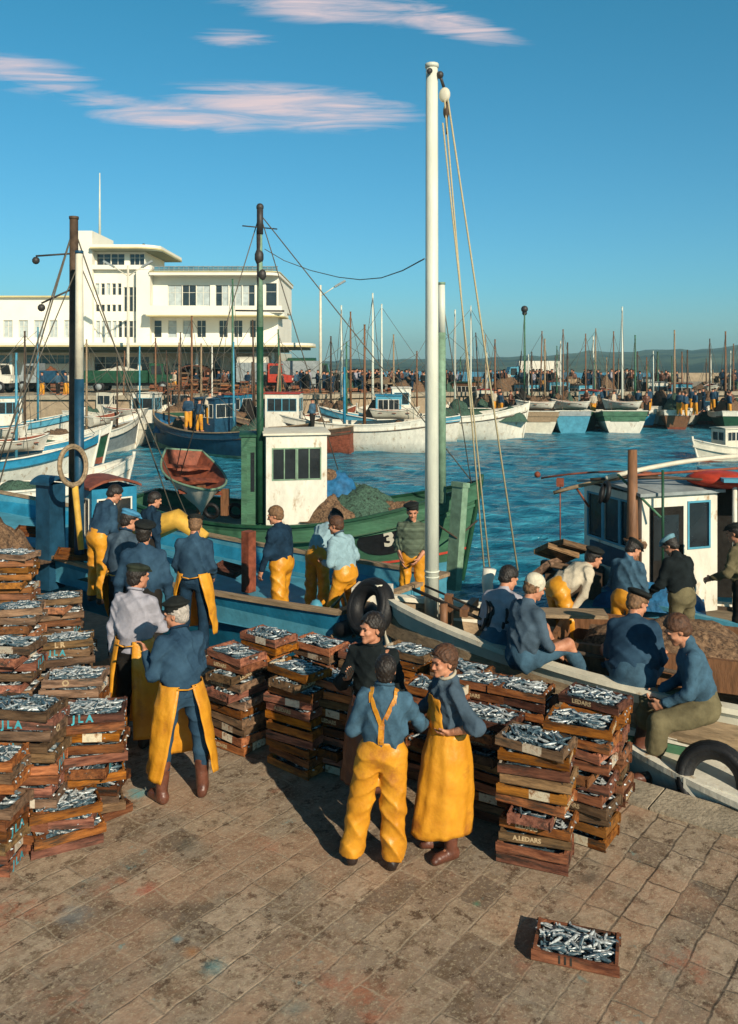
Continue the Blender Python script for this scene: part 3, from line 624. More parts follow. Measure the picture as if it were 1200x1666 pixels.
    # ---- apron: a stiff oilskin sheet round the front, open behind
    if apron:
        am, hem, a0, a1, flare = apron['m'], apron.get('hem', .32), apron.get('a0', 130), apron.get('a1', 105), apron.get('flare', 1.0)
        swy = apron.get('sway', (0, 0)); nt_, na = 26, 44; vs = []
        knees = (J['knee', 1] + J['knee', -1]) / 2; ctop = T(0, 0, .085)
        for lay in (0, .006):
            for i in range(nt_ + 1):
                t = i / nt_; z = ctop[2] + (hem - ctop[2]) * t; amax = R_(a0 + (a1 - a0) * t)
                cx = ctop[0] * (1 - t) + swy[0] * t; cy = ctop[1] * (1 - t) + (knees[1] + .0) * t + swy[1] * t
                rx = (.172 * B + .03 * min(1, t * 4) + .045 * t * apron.get('fx', flare)) + lay; ry = (.146 * B + .035 * min(1, t * 4) + .075 * t * flare) + lay
                for j in range(na + 1):
                    th = amax * (2 * j / na - 1); fo = 1 + (.085 * (1 - abs(math.sin(2.6 * th + .5 * t + apron.get('ph', 0)))) ** 1.5 + .045 * (1 - abs(math.sin(4.7 * th + 2 + 1.2 * t))) ** 2) * min(1, t * 1.8) + .02 * math.sin(13 * th + 4 * math.sin(3 * t)) + .012 * math.sin(26 * t + 3 * th)
                    vs.append((cx + rx * fo * math.sin(th), cy + ry * fo * math.cos(th), z + .012 * math.sin(3 * th) * t))
        mb = MB(); W = na + 1; n1 = (nt_ + 1) * W; fs = []
        for i in range(nt_):
            for j in range(na):
                a_ = i * W + j; fs.append((a_, a_ + W, a_ + W + 1, a_ + 1)); fs.append((n1 + a_, n1 + a_ + 1, n1 + a_ + W + 1, n1 + a_ + W))
        for i in range(nt_):
            for j in (0, na): a_ = i * W + j; q4 = (a_, a_ + W, n1 + a_ + W, n1 + a_); fs.append(q4 if j == na else q4[::-1])
        for j in range(na):
            a_ = nt_ * W + j; fs.append((a_, n1 + a_, n1 + a_ + 1, a_ + 1)); a_ = j; fs.append((a_, a_ + 1, n1 + a_ + 1, n1 + a_))
        mb.add(vs, fs, 0, True)
        for s in (1, -1):   # ties round the back of the waist
            pts = [T(.175 * B * math.sin(R_(a0 - 6)) * s, .15 * B * math.cos(R_(a0 - 6)), .05), T(.09 * s, -.155 * B, .045), T(0, -.165 * B, .03)]
            mb.tube(pts, .007, 5)
        ao = mb.build('apron', M[am], root)
    if bib:
        vs = []; nb, nc = 14, 12
        for lay in (0, 1):
            for i in range(nb + 1):
                t = i / nb; zz = .05 + .33 * t; wd = .15 - .055 * t
                for j in range(nc + 1):
                    x_ = wd * (2 * j / nc - 1); p0 = np.array([x_, .34, zz]); d = -1.0
                    y_ = .30
                    for _ in range(14):
                        dd = float(topS.dist(T(x_, y_, zz)[None])[0])
                        if dd < .006: break
                        y_ -= dd * .9
                    vs.append(T(x_, y_ + .006 + lay * .006, zz))
        W = nc + 1; n1 = (nb + 1) * W; fs = []
        for i in range(nb):
            for j in range(nc): a_ = i * W + j; fs += [(a_, a_ + 1, a_ + W + 1, a_ + W), (n1 + a_, n1 + a_ + W, n1 + a_ + W + 1, n1 + a_ + 1)]
        for i in range(nb):
            a_ = i * W; fs.append((a_, a_ + W, n1 + a_ + W, n1 + a_)); a_ += nc; fs.append((a_, n1 + a_, n1 + a_ + W, a_ + W))
        for j in range(nc): a_ = nb * W + j; fs.append((a_, a_ + 1, n1 + a_ + 1, n1 + a_))
        mb = MB(); mb.add(vs, fs, 0, True); mb.build('bib', M[bib], root)
    if straps:
        for s in (1, -1):
            mb = MB(); pr = []
            for i in range(25):
                t = i / 24
                if t < .62: u_ = t / .62; x_ = .006 + .095 * max(0, (u_ - .42) / .58); zz = .10 + .37 * u_; y_ = -.34; dy = 1
                else: u_ = (t - .62) / .38; x_ = .100 + .0 * u_; ang = u_ * 2.2; y_ = None
                if t < .62:
                    for _ in range(16):
                        dd = float(topS.dist(T(x_ * s, y_, zz)[None])[0])
                        if dd < .007: break
                        y_ += dd * .9
                    pr.append((x_, y_ - .001, zz))
                else:
                    c0 = (x_, 0.0, .40); dx_, dz_ = -math.cos(u_ * 2.6 + .25), math.sin(u_ * 2.6 + .25); r_ = .25
                    for _ in range(16):
                        dd = float(topS.dist(T(c0[0] * s, c0[1] + dx_ * r_, c0[2] + dz_ * r_)[None])[0])
                        if dd < .007: break
                        r_ -= dd * .9
                    pr.append((x_, c0[1] + dx_ * r_, c0[2] + dz_ * r_))
            pts = [T(a * s, y, z) for a, y, z in pr]; vs = []
            for i, p in enumerate(pts):
                tg = nrm(pts[min(i + 1, 24)] - pts[max(i - 1, 0)]); cen = T(pr[i][0] * s * .5, 0, min(pr[i][2], .38)); out_ = p - cen; out_ = nrm(out_ - tg * (out_ @ tg)); wv = np.cross(tg, out_) * .0175
                vs += [p - wv - out_ * .006, p + wv - out_ * .006, p + wv + out_ * .005, p - wv + out_ * .005]
            fs = [(i * 4 + a, i * 4 + (a + 1) % 4, i * 4 + 4 + (a + 1) % 4, i * 4 + 4 + a) for i in range(24) for a in range(4)]
            mb.add(vs, fs, 0, False); mb.build('strap', M[straps], root)
    return root
# ================================================================ FISH CRATES
CL, CW, CH, PITCH = .56, .345, .082, .0885
def fish_heap(seed, n=78, sparse=1.0):
    rn = random.Random(seed); mb = MB()
    mb.add([(-CL / 2 + .015, -CW / 2 + .015, .03), (CL / 2 - .015, -CW / 2 + .015, .03), (CL / 2 - .015, CW / 2 - .015, .03), (-CL / 2 + .015, CW / 2 - .015, .03)], [(0, 1, 2, 3)], 1)
    for i in range(n):
        l = rn.uniform(.12, .165); x = rn.uniform(-CL / 2 + .06, CL / 2 - .06); y = rn.uniform(-CW / 2 + .05, CW / 2 - .05)
        a = rn.gauss(.25 if seed % 2 else -.5, .8); a = a if abs(math.sin(a)) < .8 or abs(y) < .08 else a * .3
        hump = .024 * (1 - (2 * x / CL) ** 2) * (1 - (2 * y / CW) ** 2); z = .044 + .034 * (i / n) ** .6 + hump * (i / n)
        ro = rn.uniform(0, 6.28); tilt = rn.uniform(-.14, .14); ca, sa = math.cos(a), math.sin(a); bend = rn.uniform(-.018, .018)
        prof = [(-.5, .003, .018), (-.43, .004, .019), (-.36, .0045, .006), (-.15, .009, .012), (.1, .0115, .0155), (.33, .010, .0135), (.44, .0065, .009), (.5, .002, .003)]
        vs = []
        for (t, rw, rh) in prof:
            for k in range(6):
                b = 2 * math.pi * k / 6 + math.pi / 6; q = Vector((t * l, rw * math.sin(b), rh * math.cos(b)))
                q.z += 0; cy, cz = q.y, q.z; q.y = cy * math.cos(ro) - cz * math.sin(ro) + bend * (4 * t * t - .3); q.z = cy * math.sin(ro) + cz * math.cos(ro)
                vs.append((x + q.x * ca - q.y * sa, y + q.x * sa + q.y * ca, z + q.z + q.x * tilt))
        o = len(mb.v); mb.v += vs
        for r in range(len(prof) - 1):
            for k in range(6):
                mb.f.append((o + r * 6 + k, o + (r + 1) * 6 + k, o + (r + 1) * 6 + (k + 1) % 6, o + r * 6 + (k + 1) % 6)); mb.m.append(1 if k in (5, 0, 4) or (k == 1 and i % 3 == 0) else 0); mb.sm.append(True)
    return mb
def text_mesh(txt, size, extr=.001, font_w=1.0):
    cu = bpy.data.curves.new('t', 'FONT'); cu.body = txt; cu.size = size; cu.extrude = extr; cu.align_x = 'CENTER'; cu.align_y = 'CENTER'; cu.resolution_u = 2; cu.offset = .002 * size / .05
    o = bpy.data.objects.new('t', cu); scene.collection.objects.link(o); dg = bpy.context.evaluated_depsgraph_get()
    me = bpy.data.meshes.new_from_object(o.evaluated_get(dg)); bpy.data.objects.remove(o); return me
def text_obj(txt, size, m, parent, loc, rotm, name='lettering', sx=1.0, extr=.001):
    me = text_mesh(txt, size, extr); me.materials.clear(); me.materials.append(m); o = bpy.data.objects.new(name, me); scene.collection.objects.link(o)
    o.parent = parent; o.matrix_local = Matrix.Translation(loc) @ rotm.to_4x4() @ Matrix.Diagonal((sx, 1, 1, 1)); return o
heaps = [fish_heap(s).build('sardines', [M['fish_silver'], M['fish_blue']]).data for s in range(5)]
flat = [fish_heap(s + 10, 40).build('sardines', [M['fish_silver'], M['fish_blue']]).data for s in range(2)]
for o in list(scene.objects):
    if o.name.startswith('sardines'): bpy.data.objects.remove(o)
def crate_frame(style, wm_):
    """style: 0 plain, 1 white patch on one long side, 2 white end, 3 white patch on both"""
    rn = random.Random(style * 7 + len(wm_.name)); mb = MB(); hl, hw, t = CL / 2, CW / 2, .011
    q = lambda: rn.uniform(-.0025, .0025)
    for sy in (-1, 1):
        y = sy * (hw - t / 2)
        if (style in (1, 3) and sy < 0) or (style == 3 and sy > 0):
            x0 = rn.uniform(-.06, .0); x1 = x0 + rn.uniform(.13, .17)
            for a, b, mi in ((-hl, x0, 0), (x0, x1, 1), (x1, hl, 0)): mb.b2(a + (.0 if mi else .0), b, y - t / 2, y + t / 2, .010, CH - .004, mi)
        else: mb.b2(-hl, hl, y - t / 2 + q(), y + t / 2, .010, CH - .004 + q(), 0)
        mb.b2(-hl, hl, sy * (hw - t - .006) - .006, sy * (hw - t - .006) + .006, .0, .010, 0)
    for sx in (-1, 1):
        x = sx * (hl - .020); mi = 1 if (style == 2 and sx > 0) else 0
        if mi:
            mb.b2(x - .009, x + .009, -hw + t, -.03, .011, CH + .006, 0); mb.b2(x - .009, x + .009, -.03, hw - t, .011, CH + .006, 1)
        else: mb.b2(x - .009, x + .009, -hw + t, hw - t, .011, CH + .006 + q(), 0)
        for sy in (-1, 1):   # corner fillets
            mb.add([(x - sx * .010, sy * (hw - t), .012), (x - sx * .045, sy * (hw - t), .012), (x - sx * .010, sy * (hw - t - .035), .012),
                    (x - sx * .010, sy * (hw - t), CH), (x - sx * .045, sy * (hw - t), CH), (x - sx * .010, sy * (hw - t - .035), CH)],
                   [(0, 1, 2), (5, 4, 3), (0, 3, 4, 1), (1, 4, 5, 2), (2, 5, 3, 0)], 0)
    for i in range(5): y = -hw + t + (i + .5) * (CW - 2 * t) / 5; mb.b2(-hl + .03, hl - .03, y - .028, y + .028, .011, .018, 0)
    o = mb.build('frame', [wm_, M['crate_white']]); me = o.data; bpy.data.objects.remove(o); return me
frames = {(s, k): crate_frame(s, M[k]) for s in range(4) for k in ('wood_crate', 'wood_crate_dark', 'wood_crate_orange')}
def tmesh(txt, size, m): me = text_mesh(txt, size, .0008); me.materials.clear(); me.materials.append(M[m]); return me
letters = {'A': tmesh('A.LEDARS', .050, 'letter_white'), 'B': tmesh('LEDARS', .052, 'letter_white'), 'T': tmesh('J L A', .085, 'letter_teal'), 'R': tmesh('L R', .075, 'letter_white'), 'O': tmesh('O', .08, 'letter_white'), 'D': tmesh('I I I', .07, 'letter_dark')}
ORD = ['top', 'second', 'third', 'fourth', 'fifth', 'sixth', 'seventh', 'eighth', 'ninth', 'tenth', 'eleventh', 'twelfth', 'thirteenth', 'fourteenth', 'fifteenth', 'sixteenth']
EL = Euler((R_(90), 0, 0)).to_matrix()
ncr = 0
def crate(loc, yaw, label, style, wk, fish, letter=None, side=-1, tilt=(0, 0), group='fish crates on the quay'):
    global ncr; ncr += 1
    r = bpy.data.objects.new('fish_crate', None); scene.collection.objects.link(r); r.location = loc; r.rotation_euler = (tilt[0], tilt[1], yaw)
    tag(r, label, 'crate', group); r.empty_display_size = .1
    f = bpy.data.objects.new('frame', frames[(style, wk)]); scene.collection.objects.link(f); f.parent = r
    if fish: g = bpy.data.objects.new('sardines', fish); scene.collection.objects.link(g); g.parent = r; g['kind'] = 'stuff'
    if letter:
        l = bpy.data.objects.new('lettering', letters[letter]); scene.collection.objects.link(l); l.parent = r
        if side == -1: l.matrix_local = Matrix.Translation((-.06 if style in (0, 2) else .14 if False else -.03, -CW / 2 - .0018, .044)) @ EL.to_4x4()
        else: l.matrix_local = Matrix.Translation((CL / 2 - .0093, .0, .047)) @ (Matrix.Rotation(R_(90), 4, 'Z') @ EL.to_4x4())
        if style in (1, 3) and side == -1: l.matrix_local = Matrix.Translation((0, 0, 0)) @ l.matrix_local @ Matrix.Diagonal((.8, 1, 1, 1)); l.location.y -= .0
    return r
YQ = math.degrees(math.atan2(-QD.y, -QD.x))     # long side parallel to the quay edge
def stack(u, v, n, yaw, desc, seed, woods=('wood_crate', 'wood_crate', 'wood_crate_dark'), lets=('A', None, None, 'B'), jit=4.5, cross=.14, z0=0, drift=.0, topfish=None):
    rn = random.Random(seed); zt = n * PITCH + z0; p = onz(u, v, zt); base = p - Vector((0, 0, zt)); lx = ly = 0
    dr = (rn.uniform(-1, 1) * drift, rn.uniform(-1, 1) * drift)
    for i in range(n):
        k = n - 1 - i                                     # i counts from the ground
        a = yaw + rn.gauss(0, jit) + (90 if (rn.random() < cross and 0 < i < n - 1) else 0)
        off = Vector((rn.gauss(0, .013) + dr[0] * k / n, rn.gauss(0, .016) + dr[1] * k / n, 0)) if k else Vector((0, 0, 0))
        lab = (f'open crate of sardines on top of {desc}' if k == 0 else f'{ORD[k]} crate from the top of {desc}')
        st = rn.choice([0, 1, 0, 2, 0, 0, 0, 1, 0]); le = rn.choice(lets) if st in (0, 2) else None
        crate(base + off + Vector((0, 0, z0 + i * PITCH + .004)), R_(a) + (math.pi if rn.random() < .25 else 0), lab, st, rn.choice(woods), (topfish or rn.choice(heaps)) if k == 0 else rn.choice(heaps if k < 3 else flat), le,
              -1 if rn.random() < .7 else 1, (rn.gauss(0, .01), rn.gauss(0, .01)))
Y1 = YQ
# middle stacks (between the man in rubber boots and the man with braces)
stack(385, 1057, 11, Y1 + 2, 'the stack right of the brown rubber boots', 1)
stack(437, 1029, 11, Y1 - 3, 'the farthest stack below the blue boat side', 2)
stack(521, 1042, 10, Y1 + 2, 'the stack left of the dark sweatered young man', 3)
stack(487, 1083, 11, Y1 - 1, 'the middle stack crossed by the big shadow', 4)
stack(553, 1100, 10, Y1 + 6, 'the shaded stack behind the braces man', 5)
stack(600, 1058, 10, Y1 + 10, 'the stack hidden behind the black roll neck', 6)
# right hand stacks
W1 = ('wood_crate', 'wood_crate', 'wood_crate', 'wood_crate_dark', 'wood_crate', 'wood_crate_orange')
stack(872, 1197, 11, Y1 + 12, 'the nearest stack on the right', 11, W1, ('A', 'A', 'B', None))
stack(945, 1168, 11, Y1 + 4, 'the stack second from the right', 12, W1, drift=.05)
stack(969, 1129, 11, Y1 + 6, 'the rightmost stack, by the white boat', 13, W1, drift=.03)
stack(848, 1113, 10, Y1 + 4, 'the stack below the white knitted cap', 14, W1)
stack(793, 1158, 10, Y1 + 4, 'the stack touching the curly haired man', 15)
stack(782, 1100, 10, Y1 + 3, 'the stack between grey hull and curly haired man', 16)
stack(708, 1113, 10, Y1 + 2, 'the stack between yellow braces and curly hair', 17)
stack(752, 1082, 10, Y1 - 4, 'the stack against the hull below the hoses', 18)
stack(668, 1054, 10, Y1 - 2, 'the stack just right of the black roll neck', 19)
# left hand stacks
LT = ('T', 'T', 'R', None, 'O')
WL = ('wood_crate', 'wood_crate_dark', 'wood_crate')
stack(42, 1142, 13, -4, 'the front left stack with teal letters', 21, WL, LT, 9, .1)
stack(150, 1148, 11, 12, 'the left stack beside the lilac shirt', 22, WL, LT, 9, .1)
stack(124, 1094, 11, 5, 'the left stack in the second row', 23, WL, LT)
stack(20, 1042, 13, -3, 'the left edge stack, second row', 24, WL, LT)
stack(28, 984, 14, 2, 'the left edge stack in the third row', 25, ('wood_crate_dark', 'wood_crate_orange'), LT, 9)
stack(95, 968, 12, 8, 'the left stack by the kerb and black beret', 26, ('wood_crate_dark', 'wood_crate_orange'), LT, 12)
stack(108, 1035, 11, 10, 'the left stack below the bare forearm', 27, ('wood_crate_dark', 'wood_crate_orange'), LT, 12)
stack(24, 897, 16, 3, 'the farthest back orange stack, left edge', 28, ('wood_crate_orange', 'wood_crate_orange', 'wood_crate_dark'), (None,), 14)
stack(-22, 1222, 10, -6, 'the cut off stack, lower left edge', 29, WL, LT)
stack(104, 1300, 4, 14, 'the low broken stack, front left', 30, ('wood_crate', 'wood_crate'), (None,), 10)
# the single crate on the paving, and slats tipped between stacks
p = onz(938, 1553, .0)
crate(Vector((p.x, p.y, .012)), R_(-18), 'single red brown crate of sardines alone on the paving stones', 0, 'wood_crate', heaps[1], 'D', -1, group=None)
print('crates', ncr)
# ================================================================ PEOPLE ON THE QUAY
def G(u, v, z=0.0): p = onz(u, v, z); return (p.x, p.y, z)
YA = lambda **k: dict(dict(m='oilskin', hem=.30), **k)
def S(vfeet, vhead, z=0, h=1.725): k = (vfeet - V0) / (HC - z); return ((vfeet - vhead) / k) / h
def quay_people():
    person('man seen from behind in yellow oilskin trousers with crossed yellow braces', G(622, 1412), -8, S(1412, 1068), near=True, top='sweater', topm='denim', bot='overtrousers', botm='oilskin', bag=1.32,
           straps='oilskin', armR=((.42, .42, -.8), (.25, .8, -.35)), armL=((.30, -.05, -1), (-.1, .8, .1)), legR=((-.02, .03, -1), (.0, -.02, -1)), legL=((.22, .06, -1), (.16, -.04, -1)), hair='hair_dark', hairlen=.010, collar='denim', head=(4, -8, 0), bulk=1.03, rolled=(1, 0), side=2)
    person('young bareheaded man in a black roll neck sweater and brown apron facing the camera', G(607, 1330), 158, 1.02, near=True, topm='sweater_black', botm='dark_cloth', apron=YA(m='oilskin_brown', hem=.35), head=(-32, 2, 0),
           armR=((.35, .3, -.9), (-.6, .7, .55)), armL=((.3, .1, -1), (-.2, .7, -.2)), hair='hair_dark', hairlen=.018, collar='sweater_black', boots='boot_dark')
    person('curly haired man with hand on hip in long yellow apron and blue jacket', G(731, 1388), 108, S(1398, 1056), near=True, topm='slate', botm='dark_cloth', apron=YA(hem=.22, a0=158, a1=150, flare=.85, fx=-.3, sway=(0, .05)), bib='oilskin',
           head=(14, 3, 0), legR=((.0, .05, -1), (.0, .02, -1)), armL=((.72, -.35, -.75), (-.72, .64, -.38)), armR=((.35, .25, -.9), (.2, .8, -.3)), rolled=(1, 1), hair='hair_brown', hairlen=.020, collar='cream_wool', boots='boot_brown', lean=4, side=-3)
    person('older man in brown rubber boots, blue sweater and open yellow apron, seen from behind', G(296, 1300), 26, S(1302, 990) * 1.02, near=True, topm='sweater_blue', botm='sweater_blue', bot='trousers', apron=YA(hem=.26, a0=163, a1=128, flare=1.7, ph=1), lean=10, twist=4,
           head=(48, 6, 0), cap='sailor', hair='hair_grey', armL=((.25, .25, -1), (.05, .75, .85)), armR=((.15, .5, -.9), (-.6, .8, .2)), boots='boot_brown', legR=((.16, -.02, -1), (.04, -.02, -1)), legL=((.14, .06, -1), (.06, -.04, -1)), bulk=1.05, toe=22, collar='sweater_navy')
    person('man in a lilac grey shirt and olive cap with left arm hanging, seen from behind', G(218, 1212), -18, S(1212, 922), near=True, topm='grey_shirt', botm='dark_cloth', apron=YA(hem=.14, a0=158, a1=150, flare=.8), head=(-25, 4, 0), cap='flat', capm='cap_olive', hair='hair_dark',
           armL=((.30, .02, -1), (.06, .16, -1)), armR=((.2, .4, -.9), (-.3, .9, .1)), bulk=1.06, lean=3, collar='grey_shirt', rolled=(0, 0), boots='boot_dark')
    person('broad man in blue sweater and black beret just behind the grey shirted man', (-2.62, 10.0, .2), 4, 1.09, topm='sweater_blue', botm='dark_cloth', cap='beret', hair='hair_dark', armL=((.30, .05, -1), (.12, .2, -1)), armR=((.30, .05, -1), (.02, .2, -1)), bulk=1.15)
    person('man with all blue back and one yellow apron flap, rightmost of the left group', (-2.24, 11.0, .2), -6, 1.03, topm='sweater_blue', botm='sweater_navy', cap='flat', hair='hair_fair', apron=YA(hem=.3, a0=150, a1=100, ph=2), armR=((.16, .1, -1), (-.1, .6, -.5)), armL=((.2, .1, -1), (-.1, .5, -.6)), bulk=1.1, head=(10, 20, 0), lean=3)
    person('man in a bright light blue cap behind the grey shirted man, facing away right', (-3.12, 10.9, .2), -24, 1.08, topm='slate', collar='sweater_navy', botm='dark_cloth', cap='flat', capm='cap_blue', hair='hair_dark', apron=YA(hem=.38, a0=150, a1=70), armR=((.2, .2, -1), (-.1, .6, -.5)), armL=((.25, .1, -1), (0, .5, -.5)), head=(-30, 14, 0), bulk=1.1, lean=6)
quay_people()
# ================================================================ BOATS
def hull_shape(L_, B_, fb, bow, stern, tr, draft=.35, full=2.3, bulw=.35, ns=30, nj=9, rake=.5):
    """returns functions: rail(s, side) and the full section grid"""
    def half(s):
        a = math.sin(math.pi / 2 * min(1, s / .45)); b = tr + (1 - tr) * a
        if s > .45: b *= max(0, 1 - ((s - .45) / .55) ** full) ** .85
        return B_ / 2 * b
    def zs(s): return fb + bow * max(0, (s - .4) / .6) ** 2 + stern * max(0, (.4 - s) / .4) ** 2
    def pt(s, t, side):
        z = -draft + (zs(s) + draft) * t; hb = half(s); f = (t ** (.16 + .32 * min(1, s * 1.6))) * (.84 + .16 * t); f = f if s < .6 else f * (1 - .35 * (s - .6) / .4 * (1 - t))
        x = -L_ / 2 + L_ * s - rake * (1 - t) * max(0, (s - .7) / .3) - (0 if s > .1 else (1 - t) * -.25 * (1 - s / .1))
        return Vector((x, side * hb * f, z))
    return half, zs, pt
def boat(label, bow_xy, stern_xy, B_, fb=.9, bow=.9, stern=.25, tr=.7, hullm=('white', 'blue', 'rust'), bands=(.30, .86), cap='wood', deck='wood_deck', bulw=.35, group=None, strake='wood_dark', name='fishing_boat', inner=None, ns=30, wz=WZ, draft=.35, full=2.3, stem=True, rail_w=.07):
    b0, s0 = Vector((*bow_xy, 0)), Vector((*stern_xy, 0)); d = b0 - s0; L_ = d.length; c = (b0 + s0) / 2
    root = empty(name, (c.x, c.y, wz), math.atan2(d.y, d.x), label=label, cat='boat', group=group)
    half, zs, pt = hull_shape(L_, B_, fb, bow, stern, tr, draft, full)
    nj = 10; ts = sorted(set([0, .15, bands[0], bands[0] + .02, (bands[0] + bands[1]) / 2, bands[1], bands[1] + .02, 1.0]))
    mb = MB(); nt_ = len(ts)
    for side in (1, -1):
        vs = [pt(i / ns, t, side) for i in range(ns + 1) for t in ts]; fs = [[], [], [], []]
        for i in range(ns):
            for j in range(nt_ - 1):
                tm = (ts[j] + ts[j + 1]) / 2; mi = 2 if tm < bands[0] else (1 if tm > bands[1] else 0)
                q = (i * nt_ + j, (i + 1) * nt_ + j, (i + 1) * nt_ + j + 1, i * nt_ + j + 1); fs[mi].append(q if side < 0 else q[::-1])
        o = len(mb.v); mb.v += [tuple(v) for v in vs]
        for mi in range(3):
            for f in fs[mi]: mb.f.append(tuple(a + o for a in f)); mb.m.append(mi); mb.sm.append(True)
        # inner bulwark
        th = .05; dk = lambda s: zs(s) - bulw
        vs = [];
        for i in range(ns + 1):
            s = i / ns; hb = max(.01, half(s) - th); vs += [pt(s, 1, side), Vector((pt(s, 1, side).x, side * hb, zs(s))), Vector((pt(s, 1, side).x, side * hb * .985, dk(s) - .02))]
        fs_ = []
        for i in range(ns):
            for j in (0, 1): q = (i * 3 + j, (i + 1) * 3 + j, (i + 1) * 3 + j + 1, i * 3 + j + 1); fs_.append(q if side < 0 else q[::-1])
        mb.add(vs, fs_, 3)
    for j in range(nt_ - 1):   # transom
        tm = (ts[j] + ts[j + 1]) / 2; mi = 2 if tm < bands[0] else (1 if tm > bands[1] else 0)
        a, b, cc, dd = pt(0, ts[j], 1), pt(0, ts[j], -1), pt(0, ts[j + 1], -1), pt(0, ts[j + 1], 1); mb.add([a, b, cc, dd], [(0, 1, 2, 3)], mi)
    hb = half(0) - .05; x0 = pt(0, 1, 1).x; mb.b2(x0, x0 + .05, -hb, hb, zs(0) - bulw, zs(0), 3)
    mb.build('hull', [M[hullm[0]], M[hullm[1]], M[hullm[2]], M[inner or hullm[1]]], root)
    mb = MB(); vs = []
    for i in range(ns + 1):
        s = i / ns; hb = max(.005, half(s) - .05); x = pt(s, 1, 1).x; vs += [(x, hb, dk(s)), (x, 0, dk(s) + .04), (x, -hb, dk(s))]
    mb.add(vs, [(i * 3 + j, i * 3 + j + 1, (i + 1) * 3 + j + 1, (i + 1) * 3 + j) for i in range(ns) for j in (0, 1)], 0); mb.build('deck', M[deck], root)
    mb = MB()
    for side in (1, -1):
        vs = []
        for i in range(ns + 1):
            s = i / ns; p = pt(s, 1, side); hb = abs(p.y)
            for yo, zo in ((.03, -.015), (.03, .04), (-rail_w, .04), (-rail_w, -.015)): vs.append((p.x, side * max(0.0, hb + yo), p.z + zo))
        fs_ = [(i * 4 + a, (i + 1) * 4 + a, (i + 1) * 4 + (a + 1) % 4, i * 4 + (a + 1) % 4) for i in range(ns) for a in range(4)]
        mb.add(vs, fs_, 0)
    hb = half(0); mb.b2(x0 - .03, x0 + .09, -hb, hb, zs(0) - .012, zs(0) + .043); mb.build('gunwale', M[cap], root)
    mb = MB()
    for side in (1, -1):
        for tt in (.80,):
            vs = []
            for i in range(ns + 1):
                p = pt(i / ns, tt, side)
                for yo, zo in ((-.02, -.03), (.035, -.03), (.035, .03), (-.02, .03)): vs.append((p.x, p.y + side * yo, p.z + zo))
            mb.add(vs, [(i * 4 + a, (i + 1) * 4 + a, (i + 1) * 4 + (a + 1) % 4, i * 4 + (a + 1) % 4) for i in range(ns) for a in range(4)], 0)
    mb.build('rubbing_strake', M[strake], root)
    if stem:
        mb = MB(); mb.tube([pt(1, t, 1) + Vector((.02, 0, .0)) for t in (0, .3, .6, 1)] + [pt(1, 1, 1) + Vector((.03, 0, .16))], .06, 6); mb.build('stem_post', M[cap], root)
    r = dict(root=root, L=L_, zs=zs, half=half, pt=pt, dk=dk, sx=lambda s: -L_ / 2 + L_ * s)
    return r
def toW(b, p): return b['root'].matrix_basis @ Vector(p)
def toL(b, p): return b['root'].matrix_basis.inverted() @ Vector(p)
def mast(b, loc, h, r=.08, top=None, m='wood_brown', m2=None, lean=(0, 0), split=.5, stays=(), name='mast', wr=.012):
    a = Vector(loc); e = a + Vector((lean[0], lean[1], h)); mb = MB()
    if m2: mid = a.lerp(e, split); mb.tube([a, mid], r, 10, 0, r * .92); mb.tube([mid, e], r * .92, 10, 1, top or r * .7)
    else: mb.tube([a, a.lerp(e, .5), e], r, 10, 0, top or r * .7)
    mb.tube([e, e + Vector((0, 0, .05))], (top or r * .7) * 1.15, 10, 0)
    o = mb.build(name, [M[m], M[m2 or m]], b['root'])
    for st in stays:
        mb = MB(); mb.tube([e - Vector((0, 0, .15)), Vector(st)], wr, 5); mb.build('stay', M['wire'], b['root'])
    return e
